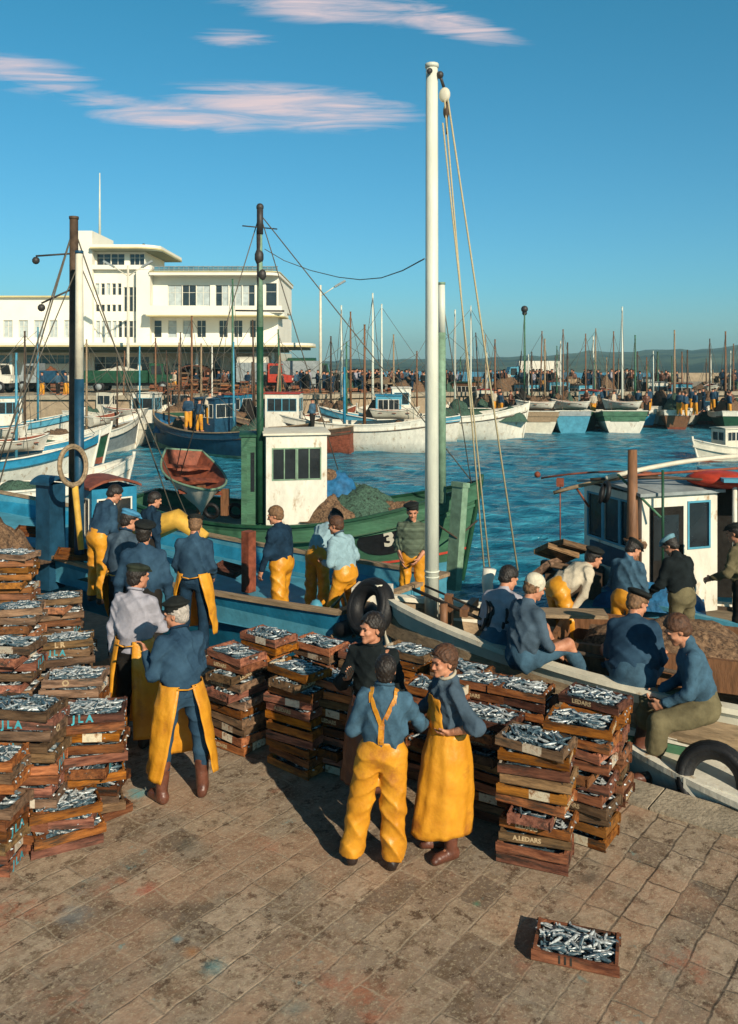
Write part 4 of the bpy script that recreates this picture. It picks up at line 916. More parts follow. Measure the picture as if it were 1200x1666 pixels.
def wheelhouse(b, c, size, z0, h, wall='white', roofm='ltblue', wins=((1, 1, 1, 1)), frame='white', doorside=None, doorm='dkgreen', rot_=0, glass='glass_dark', over=.07, low=None, wz0=.52, wz1=.86, camber=.06):
    """wins = windows on +x, -x, +y, -y sides; parts hang on the wheelhouse part"""
    lx, ly = size; wh = MB(); R0 = Matrix.Rotation(rot_, 3, 'Z'); c = Vector((*c, z0))
    T = lambda x, y, z: c + R0 @ Vector((x, y, z))
    w = MB(); hx, hy = lx / 2, ly / 2; t = .035
    sides = [(Vector((1, 0, 0)), hx, ly, wins[0], 0), (Vector((-1, 0, 0)), hx, ly, wins[1], 1), (Vector((0, 1, 0)), hy, lx, wins[2], 2), (Vector((0, -1, 0)), hy, lx, wins[3], 3)]
    openings = []
    for n, dist, wid, nw, idx in sides:
        tn = Vector((-n.y, n.x, 0)); isd = doorside == idx
        def panel(u0, u1, z_0, z_1, mi=0):
            q = MB(); cc = n * (dist - t / 2) + tn * ((u0 + u1) / 2); sz = (abs(n.x) * t + abs(tn.x) * (u1 - u0), abs(n.y) * t + abs(tn.y) * (u1 - u0), z_1 - z_0)
            w.box(c + R0 @ Vector((cc.x, cc.y, (z_0 + z_1) / 2)), sz, mi, R0)
        W2 = wid / 2 - (t if idx > 1 else 0)
        if nw == 0 and not isd: panel(-W2, W2, 0, h); continue
        zz0, zz1 = h * wz0, h * wz1; ops = []
        if isd: dw = min(.62, wid * .45); du = -W2 + dw * .5 + .09; ops.append((du - dw / 2, du + dw / 2, .04, h * .9, 'door'))
        lo_ = (ops[0][1] + .06 if isd else -W2 + .09); hi_ = W2 - .09
        for i in range(nw): a = lo_ + (hi_ - lo_) * i / nw + .03; e = lo_ + (hi_ - lo_) * (i + 1) / nw - .03; ops.append((a, e, zz0, zz1, 'window'))
        cur = -W2
        for a, e, z_0, z_1, kd in ops:
            panel(cur, a, 0, h)
            if z_0 > .05: panel(a, e, 0, z_0, 0)
            panel(a, e, z_1, h); cur = e; openings.append((n, tn, dist, a, e, z_0, z_1, kd))
        panel(cur, W2, 0, h)
    wo = w.build('wheelhouse', [M[wall]], b['root'])
    for n, tn, dist, a, e, z_0, z_1, kd in openings:
        def bx(mb, u0, u1, za, zb, d0, d1, mi=0):
            cc = n * (dist + (d0 + d1) / 2) + tn * ((u0 + u1) / 2); mb.box(c + R0 @ Vector((cc.x, cc.y, (za + zb) / 2)), (abs(n.x) * (d1 - d0) + abs(tn.x) * (u1 - u0), abs(n.y) * (d1 - d0) + abs(tn.y) * (u1 - u0), zb - za), mi, R0)
        mb = MB()
        if kd == 'window':
            f = .028; bx(mb, a - f, e + f, z_0 - f, z_0, -.02, .014); bx(mb, a - f, e + f, z_1, z_1 + f, -.02, .014); bx(mb, a - f, a, z_0, z_1, -.02, .014); bx(mb, e, e + f, z_0, z_1, -.02, .014)
            bx(mb, a, e, z_0, z_1, -.024, -.016, 1); (bx(mb, (a + e) / 2 - .012, (a + e) / 2 + .012, z_0, z_1, -.015, .010) if e - a > .42 else None); mb.build('window', [M[frame], M[glass]], wo)
        else:
            bx(mb, a, e, z_0, z_1, -.03, -.010); bx(mb, a + .08, e - .08, (z_0 + z_1) / 2, z_1 - .12, -.012, -.004, 1); mb.build('door', [M[doorm], M['glass_dark']], wo)
    r = MB(); nr = 8; hx2, hy2 = hx + over, hy + over; vs = []
    for i in range(nr + 1):
        y = -hy2 + 2 * hy2 * i / nr; zc = h + camber * (1 - (2 * i / nr - 1) ** 2)
        vs += [T(-hx2, y, zc), T(hx2, y, zc), T(-hx2, y, zc + .045), T(hx2, y, zc + .045)]
    fs = []
    for i in range(nr):
        o = i * 4; fs += [(o, o + 4, o + 5, o + 1), (o + 2, o + 3, o + 7, o + 6), (o, o + 2, o + 6, o + 4), (o + 1, o + 5, o + 7, o + 3)]
    o = nr * 4; fs += [(0, 1, 3, 2), (o, o + 2, o + 3, o + 1)]
    r.add(vs, fs, 0); r.build('roof', M[roofm], wo)
    return wo, T
def mound(name, c, size, m, seed=0, parent=None, rough=.35, n=26, **k):
    rn = np.random.RandomState(seed); mb = MB(); ph = rn.uniform(0, 6, (8, 3)); vs = []
    for i in range(n + 1):
        for j in range(n + 1):
            x, y = 2 * i / n - 1, 2 * j / n - 1; d = max(0, 1 - (x * x + y * y) ** .8 if x * x + y * y < 1 else 0)
            nz_ = sum(math.sin(ph[a, 0] + x * (3 + 2.3 * a) + 2 * math.sin(y * (2 + a) + ph[a, 1])) * math.cos(ph[a, 2] + y * (3 + 1.9 * a)) / (1 + .55 * a) for a in range(8))
            vs.append((c[0] + x * size[0], c[1] + y * size[1], c[2] + size[2] * (d ** .6 * (1 + rough * nz_ * .45)) - .02))
    W = n + 1; mb.add(vs, [(i * W + j, (i + 1) * W + j, (i + 1) * W + j + 1, i * W + j + 1) for i in range(n) for j in range(n)], 0, True)
    return mb.build(name, m, parent, **k)
def coil(name, c, R0, r, turns, m, parent=None, axis=(0, 0, 1), seed=0, **k):
    rn = random.Random(seed); q = Vector(axis).normalized().to_track_quat('Z', 'Y'); pts = []
    for i in range(turns * 16 + 1):
        a = 2 * math.pi * i / 16; rr = R0 * (1 + .09 * math.sin(a * .37 + seed) + rn.uniform(-.02, .02)); pts.append(Vector(c) + q @ Vector((rr * math.cos(a), rr * math.sin(a), r * 1.6 * i / 16 * .8)))
    mb = MB(); mb.tube(pts, r, 6); return mb.build(name, m, parent, **k)

# ---- A: near boat with the tall white mast ----------------------------------------
A = boat('grey timber fishing boat with the tall white mast, men sitting on its side', (.16, 11.05), (8.6, 7.70), 2.5, fb=1.52, bow=.42, stern=.1, tr=.75, hullm=('wood', 'cream', 'rust'), bands=(.2, .9), cap='cream', strake='wood_dark', inner='wood', deck='wood_deck', rail_w=.12, bulw=.42)
def Aloc(x, y, z): return toL(A, (x, y, z))
ml = Aloc(.80, 10.95, .55)
e = mast(A, ml, 7.15, .092, .076, 'mast_white')
mb = MB(); mb.torus(ml + Vector((0, 0, .75)), .088, .012, n=16); mb.torus(ml + Vector((0, 0, .68)), .088, .009, n=16); mb.build('mast_band', M['mast_white'], A['root'])
top = toW(A, e)
def Aw(mbobj): pass
mb = MB(); tp = e + Vector((.0, 0, 0)); px_ = toL(A, top + Vector((.16, -.02, -.35))); 
sh = toL(A, top + Vector((.10, -.03, -.10)))
mb.tube([tp + Vector((0, 0, -.06)), sh, toL(A, top + Vector((.15, -.02, -.25)))], .022, 6); mb.ball(sh, .05, 8); mb.build('mast_shackle', M['iron'], A['root'])
mb = MB(); mb.ball(px_, .085, 12, 0, (.9, .55, 1.15)); mb.build('pulley_block', M['cream'], A['root'])
mb = MB(); mb.ball(toL(A, top + Vector((.18, -.02, -.56))), .06, 8, 0, (.7, .6, 1.6)); mb.tube([toL(A, top + Vector((.18, -.02, -.4))), toL(A, top + Vector((.19, -.02, -.85)))], .016, 6); mb.build('pulley_block', M['wood_dark'], A['root'])
mb = MB(); mb.tube([tp + (toL(A, top + Vector((-.04, -.08, -.07))) - tp), toL(A, top + Vector((-.03, -.11, -.07)))], .035, 8); mb.build('bolt', M['iron'], A['root'])
for (u0, v0, u1, v1, r) in ((722, 150, 789, 945, .011), (720, 200, 799, 950, .011), (728, 160, 842, 928, .0125)):
    a_ = at(u0, v0, 10.9); b_ = at(u1, v1, 11.2 if u1 < 820 else 11.6); mb = MB(); mb.tube(rope_pts(toL(A, a_), toL(A, b_), .0, 2), r, 6); mb.build('halyard', M['rope'], A['root'])
# bitts and foredeck gear
mb = MB(); p = Aloc(.98, 10.55, .78); mb.box(p + Vector((0, 0, .12)), (.09, .09, .42)); mb.box(Aloc(1.22, 10.45, .98), (.09, .55, .09)); mb.box(Aloc(1.42, 10.4, .9), (.09, .09, .42)); mb.build('bitts', M['wood_brown'], A['root'])
mb = MB(); p = Aloc(.90, 10.35, .55); mb.tube([p, p + Vector((0, 0, .5))], .05, 8); mb.build('bollard', M['wood_brown'], A['root'])
for i, (x, y, R0, z) in enumerate(((1.40, 10.05, .17, 1.0), (1.52, 10.15, .19, 1.02), (1.60, 9.95, .15, .98), (1.72, 10.05, .2, 1.02))):
    coil('hose', Aloc(x, y, z), R0, .020, 3, M['rubber'] if i % 2 == 0 else M['net_green'], A['root'], axis=(1, .5, .25), seed=i)
# fish hold full of wet nets, hatch boards, planks
hc = Aloc(3.35, 9.85, .64); mb = MB()
for dx, dy, sx_, sy_ in ((0, .62, 2.3, .06), (0, -.62, 2.3, .06), (1.15, 0, .06, 1.3), (-1.15, 0, .06, 1.3)): mb.box(hc + Vector((dx, dy, .02)), (sx_, sy_, .34))
mb.build('hatch_coaming', M['wood_brown'], A['root'])
mound('net_pile', tuple(hc + Vector((-.1, .1, .12))), (.95, .55, .30), M['net_brown'], 3, A['root'], .5)
mound('net_pile', tuple(Aloc(5.0, 9.3, .6)), (1.2, .7, .35), M['net_green'], 4, A['root'], .5)
mb = MB(); mb.box(Aloc(2.35, 10.2, .98), (.9, .30, .04), 0, Matrix.Rotation(.3, 3, 'Z')); mb.build('hatch_board', M['wood'], A['root'])
mb = MB(); p = Aloc(1.50, 10.55, .8); mb.tube([p, p + Vector((.05, 0, .45)), p + Vector((.02, 0, .62))], [.05, .07, .085], 9); mb.build('mooring_post', M['white'], A['root'])
mb = MB(); mb.tube([Aloc(.55, 10.75, 1.12), Aloc(1.9, 9.6, .80), Aloc(3.3, 9.05, .68)], .022, 6); mb.tube([Aloc(.7, 10.8, 1.15), Aloc(2.0, 9.7, .84)], .014, 6); mb.build('mooring_line', M['rope_dark'], A['root'])
# big truck tyre fender at the bow, oily black
mb = MB(); mb.torus((0, 0, 0), .28, .115, n=28, k=10); mb.torus((0, 0, .075), .30, .05, n=28); mb.torus((0, 0, -.075), .30, .05, n=28)
t_ = mb.build('tyre_fender', M['rubber'], None, label='big black tyre fender hanging on the bow by the blue stern', cat='tyre'); t_.location = (.02, 11.12, .78); t_.rotation_euler = (R_(66), R_(20), R_(-58))
# ---- B: blue boat -----------------------------------------------------------------
B0 = Vector((.43, 12.45, 0)); Bd = QD
B = boat('long bright blue boat with men in yellow trousers standing on its deck', tuple((B0 + Bd * 12.6))[:2], tuple(B0)[:2], 3.1, fb=1.50, bow=.55, stern=.12, tr=.86, hullm=('blue', 'blue', 'red'), bands=(.12, .9), cap='wood', strake='ltblue', inner='ltblue', deck='ltblue', bulw=.42, rail_w=.08)
def Bl(x, y, z): return toL(B, (x, y, z))
wo, T = wheelhouse(B, tuple(Bl(-4.92, 16.1, 0))[:2], (.82, .85), .95, 1.70, 'blue', 'rust', (1, 1, 1, 1), 'white', None, 'dkblue', R_(-14), wz0=.50, wz1=.88, camber=.14, over=.07)
wo2, T2 = wheelhouse(B, tuple(Bl(-5.66, 15.3, 0))[:2], (.34, .36), .95, 1.85, 'dkblue', 'dkblue', (1, 0, 0, 1), 'iron', None, 'dkblue', R_(10), camber=.1)
m1 = Bl(-5.05, 15.0, .1)
mast(B, m1, 5.75, .085, .062, 'dkblue', 'cream', split=.62, stays=(Bl(-6.9, 14.6, .9), Bl(-3.2, 15.8, .8)), wr=.011)
m2 = Bl(-5.35, 15.6, .1)
e2 = mast(B, m2, 6.45, .098, .075, 'wood_dark', stays=(Bl(-7.1, 15.6, .9), Bl(-6.6, 14.7, .9), Bl(-3.6, 16.0, 1.0)), wr=.014)
mb = MB()
for z_, l_ in ((.62, .65), (1.25, .55)):
    p = e2 - Vector((0, 0, z_)); q = toL(B, toW(B, p) + Vector((-l_, -.1, -.06 if z_ < 1 else -.28))); mb.tube([p, q], .018, 6); mb.ball(q + Vector((0, 0, -.08)), .07, 8)
mb.build('deck_lamp', M['iron'], B['root'])
mb = MB(); q = Bl(-5.02, 14.6, 2.20); nrm_ = toL(B, toW(B, Vector((0, 0, 0))) + Vector((.93, -.35, .1))); mb.torus(q, .34, .035, nrm_, 24, 8, 0); mb.torus(q, .30, .02, nrm_, 24, 6, 0); mb.build('hoop', M['wood'], B['root'])
mb = MB(); mb.tube([Bl(-4.99, 14.6, 1.85), Bl(-4.85, 14.5, .8)], .055, 8, 0, .05); mb.build('oar', M['yellow_paint'], B['root'])
for i, (x, y, z, sx_, sy_, h_, m) in enumerate(((-6.6, 15.0, .5, .9, .7, .75, 'net_brown'), (-7.4, 15.6, .5, .9, .7, .9, 'net_brown'), (-4.1, 14.4, .35, .6, .5, .35, 'net_green'), (-6.2, 14.3, .5, .5, .4, .5, 'net_brown'))):
    mound('net_pile', tuple(Bl(x, y, z)), (sx_, sy_, h_), M[m], 20 + i, B['root'], .5)
o = MB().ball(Bl(-6.35, 14.25, 1.1), .17, 12, 0, (1.1, 1, .8)).build('float', M['yellow_paint'], B['root'])
mb = MB(); p = Bl(-2.0, 14.3, .2); mb.box(p + Vector((0, 0, .45)), (.17, .17, 1.0)); mb.build('mooring_post', M['rust'], B['root'])
mb = MB(); mb.tube([Bl(-4.3, 15.6, .8), Bl(-3.4, 15.4, 1.15), Bl(-2.9, 15.2, .85)], .25, 8, 0, .12); mb.build('sail_bundle', M['yellow_paint'], B['root'])
for i, (x, y) in enumerate(((-2.4, 13.3), (-1.75, 12.9), (-1.5, 13.1))): coil('rope_coil', Bl(x, y, .18), .22, .02, 5, M['rope_dark'], B['root'], seed=i)
mb = MB(); mb.ball(Bl(-.74, 12.0, .52), .10, 10, 0, (1, 1, 1.3)); mb.build('float', M['ltblue'], B['root'])
mb = MB(); mb.box(Bl(.05, 12.05, .55), (.55, .40, .55), 0, Matrix.Rotation(.4, 3, 'Z'), .92); mb.build('fish_box', M['white'], B['root'])
mb = MB(); mb.tube([Bl(-.75, 11.75, .35), Bl(-.35, 11.9, .75), Bl(-.2, 11.6, .25)], .03, 6); mb.tube([Bl(-.5, 11.45, .3), Bl(.1, 12.0, .72)], .025, 6); mb.build('oar', M['wood'], B['root'])
mb = MB(); mb.torus(Bl(-.18, 11.55, .50), .24, .11, (.5, .3, 1), 22, 9); mb.build('tyre', M['rubber'], B['root'])
# empty crates loose on the blue boat
for i, (u, v, z, a, lb) in enumerate(((372, 930, .35, -30, 'dark empty crate on the blue boat behind the plain blue back'), (118, 905, .6, 10, 'empty crate standing beside the blue wheelhouse on the left'), (50, 868, .75, 5, 'pale empty crate on the blue boat below the brown nets'))):
    p = onz(u, v, z); crate(p, R_(a), lb, 0, 'wood_crate', None, None, group=None, tilt=(.2, .1))
# ---- C: green boat number 3 -------------------------------------------------------
Cb = boat('green fishing boat with a white wheelhouse and the number 3 on its bow', (2.50, 19.35), (-5.6, 21.1), 3.3, fb=1.36, bow=.92, stern=.35, tr=.55, hullm=('green', 'green', 'ltblue'), bands=(.34, .9), cap='dkgreen', strake='green', inner='green', deck='wood_deck', bulw=.35, full=2.8)
def Cl(x, y, z): return toL(Cb, (x, y, z))
mb = MB(); vs = []; ns = 30   # red line above the pale boot top
for side in (1, -1):
    vs = []
    for i in range(ns + 1):
        p = Cb['pt'](i / ns, .43, side)
        for yo, zo in ((-.02, -.025), (.012, -.025), (.012, .025), (-.02, .025)): vs.append((p.x, p.y + side * yo, p.z + zo))
    mb.add(vs, [(i * 4 + a, (i + 1) * 4 + a, (i + 1) * 4 + (a + 1) % 4, i * 4 + (a + 1) % 4) for i in range(ns) for a in range(4)], 0)
mb.build('stripe', M['red'], Cb['root'])
# black oval with the number, laid on the hull side
mb = MB(); cs_ = .80; n = 28
def hullp(s, t, off): p = Cb['pt'](s, t, -1); q = Cb['pt'](s + .01, t, -1); r_ = Cb['pt'](s, t + .02, -1); nn = (q - p).cross(r_ - p).normalized(); nn = nn if nn.y < 0 else -nn; return p + nn * off
ctr = hullp(.768, .70, .012); ring = [hullp(.768 + .078 * math.cos(a), .70 + .175 * math.sin(a), .012) for a in [2 * math.pi * i / n for i in range(n)]]
mb.add([ctr] + ring, [(0, 1 + i, 1 + (i + 1) % n) for i in range(n)], 0); mb.build('number_plate', M['rubber'], Cb['root'])
xa = (hullp(.79, .70, .02) - hullp(.76, .70, .02)).normalized(); ya = (hullp(.775, .78, .02) - hullp(.775, .66, .02)).normalized(); za = xa.cross(ya).normalized(); ya = za.cross(xa)
text_obj('3', .52, M['cream'], Cb['root'], hullp(.776, .70, .022), Matrix((xa, ya, za)).transposed(), 'number')
wo, T = wheelhouse(Cb, tuple(Cl(-1.75, 19.75, 0))[:2], (1.35, 1.5), 1.15, 2.20, 'white', 'cream', (1, 1, 1, 2), 'ltgreen', 1, 'dkgreen', R_(24), wz0=.56, wz1=.86)
wo, T = wheelhouse(Cb, tuple(Cl(-2.62, 19.55, 0))[:2], (.55, .9), 1.05, 2.25, 'green', 'dkgreen', (0, 0, 0, 0), 'white', 3, 'green', R_(20), over=.04)
ms = Cl(-2.42, 19.1, .4); e3 = mast(Cb, ms, 7.0, .082, .045, 'dkgreen', 'ltgreen', split=.62, stays=(Cl(-4.6, 20.6, 1.0), Cl(-.6, 20.3, 1.0), Cl(2.3, 19.3, 1.3)), wr=.013)
mb = MB(); p = e3 - Vector((0, 0, .45)); mb.tube([p - Vector((.3, .3, 0)), p + Vector((.3, .3, 0))], .015, 5); mb.tube([e3 - Vector((0, 0, 2.3)) - Vector((.5, .2, 0)), e3 - Vector((0, 0, 2.3)) + Vector((.5, .2, 0))], .02, 5)
mb.ball(e3, .09, 8); mb.tube([e3, e3 - Vector((0, 0, .6))], .075, 8); mb.tube([e3 - Vector((.02, 0, .5)), e3 - Vector((0, 0, 2.4))], .064, 8); mb.ball(e3 - Vector((.02, 0, 1.1)), .11, 8, 0, (1, 1, 1.7)); mb.ball(e3 - Vector((-.05, 0, 1.5)), .10, 8, 0, (1, 1, 1.3)); mb.build('masthead_fittings', M['iron'], Cb['root'])
mast(Cb, Cl(1.58, 18.75, .9), 4.75, .10, .075, 'ltgreen', 'mast_white', split=.78, stays=(Cl(2.3, 19.3, 1.2),), lean=(.0, .0))
mb = MB(); p = Cl(1.95, 18.35, 1.35); q = Cl(1.78, 18.2, -.85); dz = (p - q).normalized(); rotm = dz.to_track_quat('Z', 'Y').to_matrix(); mb.box((p + q) / 2, (.30, .18, (p - q).length), 0, rotm); mb.box(p, (.34, .22, .10), 0, rotm); mb.build('fender_post', M['ltgreen'], Cb['root'])
mb = MB(); mb.tube([Cl(1.4, 18.6, .5), Cl(1.85, 18.15, .25), Cl(2.35, 18.75, .5)], .022, 6); mb.tube(rope_pts(Cl(1.5, 18.7, 1.2), Cl(2.2, 19.1, 1.1), .12), .02, 6); mb.build('mooring_line', M['rope_dark'], Cb['root'])
mound('net_pile', tuple(Cl(-.15, 19.6, .45)), (1.0, .75, .65), M['net_green'], 31, Cb['root'], .5); mound('net_pile', tuple(Cl(-.75, 19.3, .45)), (.7, .5, .5), M['net_brown'], 32, Cb['root'], .5)
mound('net_pile', tuple(Cl(.75, 19.4, .5)), (.8, .45, .35), M['net_brown'], 34, Cb['root'], .5)
mound('tarpaulin', tuple(Cl(-.75, 19.75, .95)), (.48, .42, .52), M['net_blue'], 33, Cb['root'], .4); MB().ball(Cl(-.93, 19.7, 1.36), .2, 12, 0, (1.2, 1, .8)).build('basket', M['net_brown'], Cb['root'])
mb = MB(); mb.box(Cl(-3.9, 20.0, .75), (.16, .16, .7)); mb.box(Cl(-3.3, 19.75, .75), (.16, .16, .6)); mb.build('bitts', M['wood_brown'], Cb['root'])
for i in range(5):
    pp = Cl(-3.9 + .28 * i, 19.75, .55); mb = MB(); mb.torus(pp, .16, .05, (0, 1, .3), 14, 6); mb.build('tyre', M['rubber'], Cb['root']) if i % 2 else None
# ---- E: white and blue wheelhouse boat, right -------------------------------------
E_ = boat('white and blue boat with a glazed wheelhouse and poles on its roof at the right', (2.75, 13.25), (11.5, 10.2), 2.9, fb=1.40, bow=.35, stern=.1, tr=.7, hullm=('white', 'ltblue', 'rust'), bands=(.15, .85), cap='ltblue', inner='ltblue', bulw=.4)
def El(x, y, z): return toL(E_, (x, y, z))
wo, T = wheelhouse(E_, tuple(El(4.22, 13.0, 0))[:2], (1.30, 1.45), 1.35, 1.72, 'white', 'lead', (3, 0, 1, 1), 'ltblue', 2, 'dark_cloth', R_(38), wz0=.55, wz1=.92, over=.08)  # near-black door panel stands in for the shade inside the open doorway
# board with the registration letter under the wheelhouse front windows, chimney mast, poles, canopy
TQ = Matrix.Rotation(R_(38), 3, 'Z')
mb = MB(); p0 = T(.667, .05, .72); mb.box(p0, (.03, 1.15, .30), 0, TQ); mb.build('name_board', M['dkblue'], wo)
Tm = TQ @ Matrix.Rotation(R_(90), 3, 'Z') @ EL; text_obj('O', .19, M['cream'], wo, T(.685, -.28, .72), Tm, 'lettering'); text_obj('.', .4, M['red'], wo, T(.685, -.42, .78), Tm, 'lettering')
mb = MB(); p = El(3.72, 12.15, .3); mb.tube([p, p + Vector((0, 0, 1.1)), p + Vector((0, 0, 2.42))], [.10, .085, .065], 10); mb.torus(p + Vector((0, 0, 1.15)), .11, .02, n=14); mb.build('mast', M['wood_brown'], E_['root'])
for i, (u0, v0, Y0, u1, v1, Y1_, r, m) in enumerate(((900, 802, 12.9, 1070, 772, 12.6, .030, 'wood'), (960, 780, 12.6, 1200, 786, 12.4, .022, 'wood_dark'), (985, 778, 12.5, 1200, 742, 12.6, .036, 'cream'), (880, 778, 13.2, 1060, 769, 12.5, .014, 'rust'), (1020, 774, 12.4, 1200, 762, 12.9, .02, 'rust'), (1005, 772, 12.3, 1075, 842, 11.9, .018, 'green'))):
    mb = MB(); a_, b_ = toL(E_, at(u0, v0, Y0)), toL(E_, at(u1, v1, Y1_)); mb.tube(rope_pts(a_, b_, -.05 if i < 4 else 0, 6), r, 7); mb.build('pole', M[m], E_['root'])
mb = MB(); a_ = toL(E_, at(911, 790, 12.9)); mb.tube([a_, a_ - Vector((0, 0, .95))], .010, 5); mb.box(a_ + Vector((0, 0, .05)), (.1, .1, .12), 0); mb.tube([toL(E_, at(938, 795, 12.9)), toL(E_, at(958, 825, 12.9))], .018, 6); mb.ball(toL(E_, at(874, 772, 13.2)), .05, 8); mb.build('fishing_lamp', M['rust'], E_['root'])
mb = MB(); q = toL(E_, at(1172, 780, 12.6)); mb.ball(q, .26, 14, 0, (1.9, 1.3, .5)); mb.build('life_raft', M['red'], E_['root'])
mb = MB(); q = toL(E_, at(985, 800, 12.3)); mb.torus(q, .13, .035, (1, .4, .2), 18, 7); mb.torus(q + Vector((.06, 0, -.04)), .11, .03, (1, .1, .2), 18, 7); mb.build('hose', M['rubber'], E_['root'])
mb = MB(); q = toL(E_, at(1040, 885, 12.2)); mb.ball(q, .12, 10, 0, (1, 1, .8)); mb.tube(rope_pts(q, q - Vector((0, 0, .9)), 0, 4), .022, 6); mb.build('rope_bundle', M['net_brown'], E_['root'])
mb = MB(); q = toL(E_, at(1078, 800, 12.0)); mb.tube([q + Vector((0, 0, .3)), q - Vector((0, 0, 1.2))], .022, 6); mb.build('pipe', M['dkgreen'], E_['root'])
# after canopy: open dark shelter behind the wheelhouse
for k, (x, y) in enumerate(((5.25, 12.35), (6.4, 11.9), (5.6, 13.6))):
    mb = MB(); mb.tube([El(x, y, .4), El(x, y, 2.25)], .035, 7); mb.build('canopy_post', M['white'], E_['root'])
mb = MB(); mb.box(El(5.85, 12.8, 2.28), (1.5, 1.5, .05), 0, Matrix.Rotation(R_(12), 3, 'Z')); mb.build('canopy', M['ltblue'], E_['root'])
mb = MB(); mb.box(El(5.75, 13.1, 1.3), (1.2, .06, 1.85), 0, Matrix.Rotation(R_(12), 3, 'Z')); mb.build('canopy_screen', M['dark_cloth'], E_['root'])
mound('net_pile', tuple(El(4.0, 12.3, .55)), (.75, .5, .35), M['net_blue'], 41, E_['root'], .3)
mb = MB(); mb.box(El(3.1, 12.9, .7), (.8, .8, .35)); mb.build('deck_locker', M['wood_dark'], E_['root'])
for i, (u, v, a, tx, ty, lb) in enumerate(((905, 905, 20, -.5, .35, 'empty dark crate tilted at the front of the heap before the wheelhouse'), (928, 893, 24, -.35, .3, 'empty dark crate leaning topmost in the heap before the wheelhouse'), (915, 922, 10, -.2, .2, 'flat empty crate lowest in the heap before the wheelhouse'), (893, 920, 60, -.7, .1, 'empty crate on its side at the left of the heap before the wheelhouse'))):
    crate(at(u, v, 12.6) + Vector((0, 0, -.02 * i)), R_(a), lb, 0, 'wood_crate_dark', None, None, group='empty crates before the wheelhouse', tilt=(tx, ty))
# ---- F: small white boat against the quay, lower right ----------------------------
Fb = boat('small white boat with a green deck line against the quay at lower right', (2.35, 8.95), (7.2, 4.95), 1.35, fb=1.02, bow=.15, stern=.05, tr=.8, hullm=('white', 'white', 'rust'), bands=(.1, .92), cap='white', inner='green', deck='cream', bulw=.12, stem=False)
mb = MB()
for x, y in ((3.45, 8.0), (4.0, 7.55)): mb.box(toL(Fb, (x, y, .06)), (.75, .85, .14), 0)
mb.build('hatch_cover', M['white'], Fb['root'])
mb = MB(); mb.torus((0, 0, 0), .27, .085, n=28, k=10); mb.torus((0, 0, .05), .285, .045, n=28); mb.torus((0, 0, -.05), .285, .045, n=28)
t_ = mb.build('tyre_fender', M['rubber'], None, label='worn black tyre between the small white boat and the quay', cat='tyre'); p = onz(1162, 1272, .12); t_.location = p; t_.rotation_euler = (R_(72), 0, R_(-36))
# ---- rowing boat on the green boat's stern ----------------------------------------
def dinghy(label, c, rz, L_=2.6, B_=1.15, hullm='cream', inner='rust', pitch=0, roll=0, group=None, rail='ltgreen'):
    root = empty('rowing_boat', c, rz, label=label, cat='rowing boat', group=group); root.rotation_euler = (roll, pitch, rz)
    half, zs, pt = hull_shape(L_, B_, .42, .22, .08, .62, .06, 2.0, rake=.25); ns = 20; ts = [0, .2, .4, .6, .8, 1]; mb = MB()
    for lay, (of, mi) in enumerate(((0, 0), (.03, 1))):
        for side in (1, -1):
            vs = []
            for i in range(ns + 1):
                for t in ts:
                    p = pt(i / ns, t, side); y = side * max(0, abs(p.y) - of); vs.append((p.x * (1 - of / 3), y, p.z + of * (1 - t) * 1.5 + (.004 * (int(t * 5) % 2))))
            fs = []
            for i in range(ns):
                for j in range(5): q = (i * 6 + j, (i + 1) * 6 + j, (i + 1) * 6 + j + 1, i * 6 + j + 1); fs.append(q if (side < 0) == (lay == 0) else q[::-1])
            mb.add(vs, fs, mi, True)
    for j in range(5):
        mb.add([pt(0, ts[j], 1), pt(0, ts[j], -1), pt(0, ts[j + 1], -1), pt(0, ts[j + 1], 1)], [(0, 1, 2, 3)], 0)
        d_ = Vector((.04, 0, 0)); mb.add([pt(0, ts[j], 1) + d_, pt(0, ts[j], -1) + d_, pt(0, ts[j + 1], -1) + d_, pt(0, ts[j + 1], 1) + d_], [(3, 2, 1, 0)], 1)
    mb.build('hull', [M[hullm], M[inner]], root)
    mb = MB()
    for side in (1, -1): mb.tube([pt(i / 16, 1, side) for i in range(17)], .028, 6)
    mb.tube([pt(0, 1, 1), pt(0, 1, -1)], .03, 6); mb.build('gunwale', M[rail], root)
    for s in (.22, .5, .76):
        x = -L_ / 2 + L_ * s; mb = MB(); mb.box((x, 0, .30), (.2, 2 * half(s) * .93, .03)); mb.build('thwart', M[inner], root)
    return root
dinghy('old rowing boat with red brown inside tipped on the stern of the green boat', at(312, 800, 20.0), R_(-68), 3.0, 1.45, 'cream', 'rust', pitch=R_(14), roll=R_(-6))
